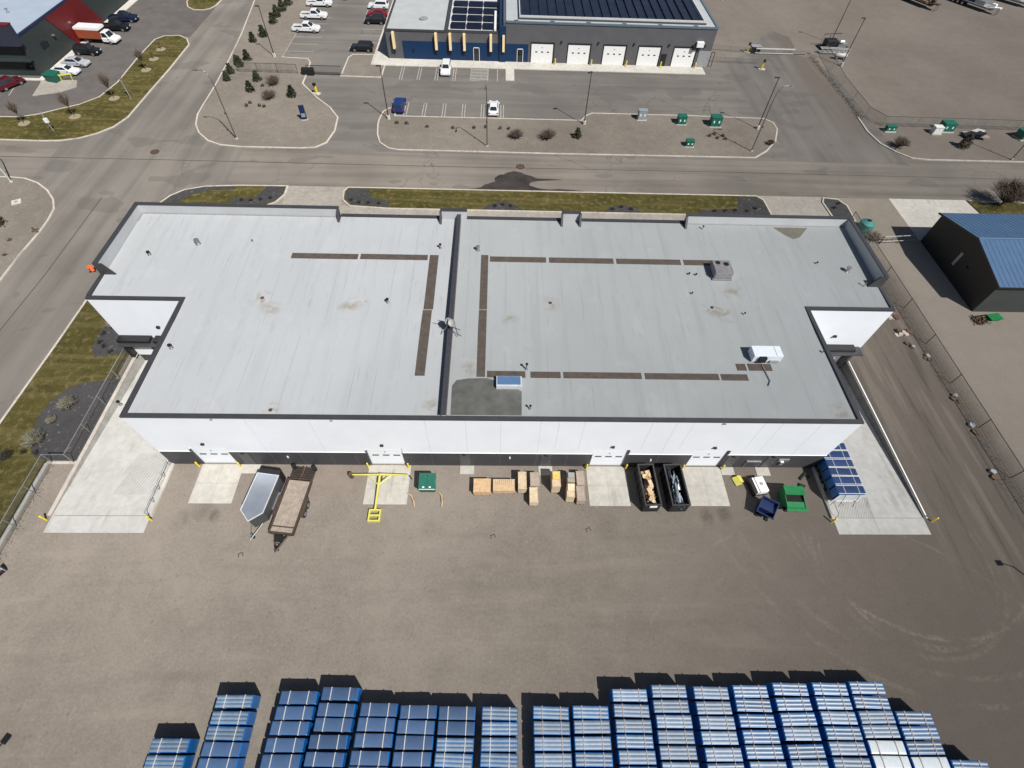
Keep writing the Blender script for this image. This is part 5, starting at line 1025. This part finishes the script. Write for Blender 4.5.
t = thing('folded_stand', 'yellow folded steel stand lying right of the door pad', 'stand', (52.3,-1.45,0), rad(15)); MB().hexa([(-.45,-.45,.05),(-.02,-.5,.3),(-.02,.35,.3),(-.45,.4,.05)],[(-.45,-.45,.12),(-.02,-.5,.38),(-.02,.35,.38),(-.45,.4,.12)]).build('panel', lemon, t); MB().hexa([(.02,-.25,.3),(.45,-.3,.05),(.45,.4,.05),(.02,.4,.3)],[(.02,-.25,.38),(.45,-.3,.12),(.45,.4,.12),(.02,.4,.38)]).build('panel', lemon, t); MB().tube([(0,-.5,.36),(0,.4,.36)],.04,6).build('hinge', yellow, t)
t = thing('tote_tank', 'white boxy tank with black end frame on a skid', 'tank', (53.85,-2.1,0), rad(8)); MB().box(-.2,.65,-.75,.75,.15,.75).build('tank', whiteP, t, bevel=.06); MB().box(-.75,-.45,-.8,.7,.0,.7).build('end_frame', black, t, bevel=.03); MB().box(-.43,-.28,-.75,.7,.1,.72).build('panel', whiteP, t); MB().box(-.7,.7,-.8,.8,0,.14).build('skid', black, t); MB().cyl((.2,0,.75),.15,.06,n=12).build('lid', greyp, t)
def hopper(name,x,y,rz,w,d,h,mat,label,split):
    t = thing(name, label, 'hopper', (x,y,0), rad(rz))
    b = MB(); b.hexa([(-w,-d*.4,.15),(w,-d*.4,.15),(w,d,.15),(-w,d,.15)],[(-w,-d,h),(-w+.06,-d,h),(-w+.06,d,h),(-w,d,h)]) if False else None
    sh = [(-d*.35,.18),(d,.18),(d,h),(-d,h*.75)]
    b.add([(-w,p[0],p[1]) for p in sh]+[(-w+.05,p[0],p[1]) for p in sh],[(0,1,2,3),(7,6,5,4),(0,3,7,4),(3,2,6,7),(2,1,5,6),(1,0,4,5)])
    b.add([(w-.05,p[0],p[1]) for p in sh]+[(w,p[0],p[1]) for p in sh],[(0,1,2,3),(7,6,5,4),(0,3,7,4),(3,2,6,7),(2,1,5,6),(1,0,4,5)])
    b.hexa([(-w+.05,-d*.35,.15),(w-.05,-d*.35,.15),(w-.05,d,.15),(-w+.05,d,.15)],[(-w+.05,-d*.35,.2),(w-.05,-d*.35,.2),(w-.05,d,.2),(-w+.05,d,.2)])
    b.box(-w+.05,w-.05,d-.05,d,.2,h).hexa([(-w+.05,-d*.35,.2),(w-.05,-d*.35,.2),(w-.05,-d*.35+.05,.2),(-w+.05,-d*.35+.05,.2)],[(-w+.05,-d,h*.75),(w-.05,-d,h*.75),(w-.05,-d+.06,h*.75),(-w+.05,-d+.06,h*.75)])
    b.build('tub', mat, t); MB().box(-w-.04,w+.04,d-.04,d+.05,h-.08,h+.02).box(-w-.04,w+.04,-d-.05,-d+.05,h*.75-.06,h*.75+.02).build('lip', mat, t)
    MB().box(-w+.06,w-.06,-d*.3,d-.06,.25,h*.72).build('inner_fill', M('bin_shade_black',(.008,.008,.008),.95) if split else navy, t)  # black fill paints the shaded inside; the navy one stands for a lid
    for s in (-.6,.6): MB().box(s*w-.12,s*w+.12,-d*.9,d,0,.15).build('fork_channel', black, t)
    if split: MB().box(-w-.03,w+.03,.15,d+.05,h,h+.05).build('lid', mat, t); MB().hexa([(-w-.03,-d-.25,h*.62),(w+.15,-d-.25,h*.62),(w+.03,-.35,h*.72),(-w-.03,-.35,h*.72)],[(-w-.03,-d-.25,h*.67),(w+.15,-d-.25,h*.67),(w+.03,-.35,h*.77),(-w-.03,-.35,h*.77)]).build('front_flap', mat, t)
    return t
hopper('tipping_hopper',53.75,-4.5,-32,.72,.75,1.35,navy,'navy blue tipping hopper with dark inside turned askew',False)
hopper('waste_hopper',56.4,-3.6,-2,.85,.95,1.45,greenB,'bright green waste hopper with lid half open',True)
for x,y,l,a in ((57.9,-2.2,'dark steel bracket lying by the green hopper',70),(58.6,-1.0,'dark steel frame part lying near the trailer corner',40)):
    t = thing('steel_bracket', l, 'bracket', (x,y,0), rad(a)); MB().box(-.5,.5,-.08,.08,0,.18).build('bar', black, t); MB().box(.3,.5,-.45,.08,0,.14).build('foot', black, t)
for x,y,l in ((37.8,-6.0,'small square wire frame lying in the open yard'),(8.6,-8.2,'small dark rag lying before the enclosed trailer'),(29.5,-6.6,'tiny dark scrap lying before the crates')):
    t = thing('yard_scrap', l, 'scrap', (x,y,0), rad(20)); MB().box(-.25,.25,-.05,0,0,.05).box(-.25,-.18,-.4,-.05,0,.05).build('bar', woodD, t); MB().box(.18,.25,-.4,-.05,0,.05).build('arm', woodD, t); t.scale = (.8,.8,1)
t = thing('black_drum', 'black drum lying against the left yard fence', 'drum', (-9.9,-9.9,0), rad(60)); MB().cyl((-.45,0,.32),.32,.9,'x',14).build('drum', black, t); MB().cyl((-.47,0,.32),.34,.05,'x',14).cyl((.42,0,.32),.34,.05,'x',14).build('hoop', greyp, t)
for x,y,l in ((-14.6,.6,'dark fallen sapling by the half oval bed'),):
    t = thing('fallen_branch', 'dark small branch heap on the lawn by the half oval bed', 'branch', (x-.5,y,.1)); twigball(.7,.35,60,401,.02).build('twigs', M('dark_twigs',(.03,.024,.018),.9), t); leafball(.5,.25,60,.2,402,.3).build('leaves', MATS['dark_twigs'], t)

# ------------------------------------------------------------------ blue bundles
def bundle(topmat, ribbed, strap, amp=.062, lath=False):
    w,d,h = 1.25,.380,1.47
    t = thing('wrapped_bundle','x','bundle')
    b = MB(); b.box(-w,w,-d,d,.12,h-.05); b.build('wrap', blueW, t, bevel=.03)
    k = MB(); n = 5
    for s in (-.85,0,.85): k.box(s-.06,s+.06,-d,d,0,.118)
    k.build('skid', woodD, t)
    top = MB(); prof = []
    if ribbed:
        m = 36
        for i in range(m+1):
            y = -d+.03+(2*d-.06)*i/m; prof.append((y, h-amp+amp*abs(math.sin(math.pi*3*i/m))**.75))
    else: 
        for i in range(13):
            y = -d+.01+(2*d-.02)*i/12; prof.append((y, h-.045+.035*math.sin(math.pi*i/12)**.5))
    xs_ = [-w+.06,-w*.5,0,w*.5,w-.06]; vs=[];fs=[]; pn=len(prof)
    for q,x in enumerate(xs_):
        for i,(y,z) in enumerate(prof): vs.append((x,y,z+R.uniform(-.0015,.0015)))
    for q in range(4):
        for i in range(pn-1): fs.append((q*pn+i,(q+1)*pn+i,(q+1)*pn+i+1,q*pn+i+1))
    top.add(vs,fs); top.build('top_sheet', topmat, t, smooth=True)
    for s in (-.62,.66):
        MB().box(s-.028,s+.028,-d-.012,d+.012,h+.003,h+.018).box(s-.035,s+.035,-d-.014,-d-.002,.1,h+.003).box(s-.035,s+.035,d+.002,d+.014,.1,h+.003).build('strap', strap, t)
    if lath:
        for s in (-1,1): MB().box(-w,w,s*d-.03,s*d+.03,h+.002,h+.022).build('edge_lath', strapM, t)
    return t
PR = {'load':bundle(M('navy_wrap', (.022,.045,.125), .42, var=.2, vscale=1.3, rnd=.2),False,M('grey_strap', (.34,.36,.38), .5),.035,True),'flat':bundle(blueD,False,strapM),'rib':bundle(blueT,True,strapM),'ribr':bundle(blueT,True,strapR),'ribs':bundle(blueS,True,strapR,.034),'white':bundle(whiteW,False,strapR)}
used = set()
def place(kind, x, y, z, rz, label, group, sz=1.):
    o = PR[kind] if kind not in used else copy_tree(PR[kind]); used.add(kind)
    o.location = (x,y,z); o.rotation_euler = (R.gauss(0,.012),R.gauss(0,.008),rz); o.scale = (1,1,sz); tag(o, label, 'bundle', group); return o
COLS = [(7.2,-20.82,'rib',-.05),(10.62,-18.35,'rib',-.01),(14.95,-18.2,'flat',-.09),(17.79,-17.95,'flat',-.09),(20.6,-18.92,'flat',-.07),(23.3,-19.05,'flat',-.05),(25.99,-19.13,'flat',-.03),(28.96,-19.18,'rib',-.01),
        (32.5,-19.19,'ribr',-.01),(35.23,-19.15,'ribr',0),(38.1,-18.17,'ribr',0),(40.95,-17.94,'ribr',0),(43.95,-18.03,'ribr',0),(46.8,-17.95,'ribr',0),(49.75,-17.85,'ribr',-.02),(52.65,-17.86,'ribr',-.02),(55.4,-17.81,'ribr',-.03),(58.06,-19.62,'ribr',-.05),(60.6,-22.45,'ribr',-.03)]
last = {('flat',):0}
for ci_,(x,ytop,kd,dx) in enumerate(COLS):
    y = ytop; k = 0
    while y > -24.2:
        kk = kd
        if ci_ == 0 and k == 0: kk = 'rib'
        if ci_ == 1 and k >= 3: kk = 'flat'
        if ci_ == 6 and k >= 2: kk = 'rib'
        if ci_ in (16,17) and k >= 3 + (ci_==16): kk = 'white'
        lab = 'blue wrapped bundle, %s from the far end of the %s bundle column from the left' % (ORD[k], ORD[ci_])
        if kk == 'ribr' and ((ci_ < 13 and R.random() < .75) or (ci_ >= 13 and k > 1 and R.random() < .5)): kk = 'ribs'
        if kk == 'white': lab = 'white topped bundle, %s from the far end of the %s bundle column from the left' % (ORD[k], ORD[ci_])
        place(kk, x+1.27+dx*k+R.uniform(-.03,.03), y-.42, 0, rad(R.gauss(-1.2 if ci_<9 else -.8,.7)), lab, 'blue wrapped bundles stacked in the yard')
        gap = .87 if R.random() < .8 else .93
        if k == 0 and ci_ in (1,3): gap = .95
        y -= gap; k += 1
# loaded trailer in the right ramp
t = thing('loaded_trailer', 'flatbed semi trailer parked in the right ramp carrying blue bundles', 'trailer', (61.2,-3.6,0))
def rz_(y): return -1.2*(max(-5,y)+5)/17.9
MB().box(-1.2,1.2,0,13,.70,.86).box(-.5,-.35,0,13,.35,.70).box(.35,.5,0,13,.35,.70).build('deck', M('deck_steel',(.10,.10,.11),.5), t)
for yy in (1.6,2.8,4.0):
    for s in (-1,1):
        w_ = MB().cyl((s*1.0-.14,yy,.28-.06*yy),.42,.28,'x',14).build('wheel', rubber, t); MB().cyl((s*1.0+(.15 if s>0 else -.17),yy,.28-.06*yy),.24,.02,'x',10).build('rim', steel, w_)
MB().box(-1.2,1.2,-.08,0,.55,.86).build('rear_bumper', whiteP, t)
for s in (-.9,.9): MB().box(s-.12,s+.12,-.1,-.081,.62,.78).build('tail_light', MATS['red_lens'], t)
for k in range(9):
    o = place('load', 61.2, -3.6+.43+k*.87, .865, rad(R.gauss(0,.5)), 'blue bundle on the loaded trailer, %s from its rear end' % ORD[k], 'blue bundles on the trailer', .82)
t = thing('glare_panel', 'white panel painting sun glare on the rear bundle face of the loaded trailer', 'sheet', (61.2,-3.66,.87));  # added panel: sun glare on the rear bundles put into its colour
MB().box(-1.2,1.2,-.03,-.015,0,1.15).build('sheet', whiteW, t); 
for s in (-.65,.6): MB().tube([(s,-.04,1.16),(s,-.5,-.4)],.02,4).build('tie', black, t)

# ------------------------------------------------------------------ light, camera, render settings
wd_ = bpy.data.worlds.new('World'); S.world = wd_; wd_.use_nodes = True; wn = wd_.node_tree
sk = wn.nodes.new('ShaderNodeTexSky'); sk.sky_type = 'NISHITA'; sk.sun_disc = False; sk.sun_elevation = rad(50); sk.sun_rotation = rad(140.9); sk.air_density = 1.; sk.dust_density = 1.
bg = wn.nodes['Background']; bg.inputs['Strength'].default_value = .05; wn.links.new(sk.outputs[0], bg.inputs['Color'])
sl = bpy.data.lights.new('sun','SUN'); sl.energy = 4.9; sl.angle = rad(.5); sl.color = (1,.965,.91)
so = bpy.data.objects.new('sun', sl); COL.objects.link(so); so.rotation_euler = Vector((4.35,-5.35,8.21)).to_track_quat('Z','Y').to_euler()
cam = bpy.data.cameras.new('camera'); co = bpy.data.objects.new('camera', cam); COL.objects.link(co)
pitch, yaw, roll = rad(54.338), rad(2.818), rad(2.897)
fw = Vector((math.sin(yaw)*math.cos(pitch), math.cos(yaw)*math.cos(pitch), -math.sin(pitch))); rt = Vector((math.cos(yaw),-math.sin(yaw),0)); up = rt.cross(fw)
r_ = rt*math.cos(roll)+up*math.sin(roll); u_ = -rt*math.sin(roll)+up*math.cos(roll)
mm = Matrix((r_,u_,-fw)).transposed().to_4x4(); mm.translation = Vector((29.794,-21.59,43.249)); co.matrix_world = mm
cam.sensor_fit = 'HORIZONTAL'; cam.sensor_width = 36; cam.lens = 509.1/1024*36; cam.clip_end = 3000; cam.clip_start = .5
S.camera = co
S.view_settings.view_transform = 'Standard'; S.view_settings.look = 'None'; S.view_settings.exposure = .15; S.view_settings.gamma = 1
S.view_settings.use_curve_mapping = False
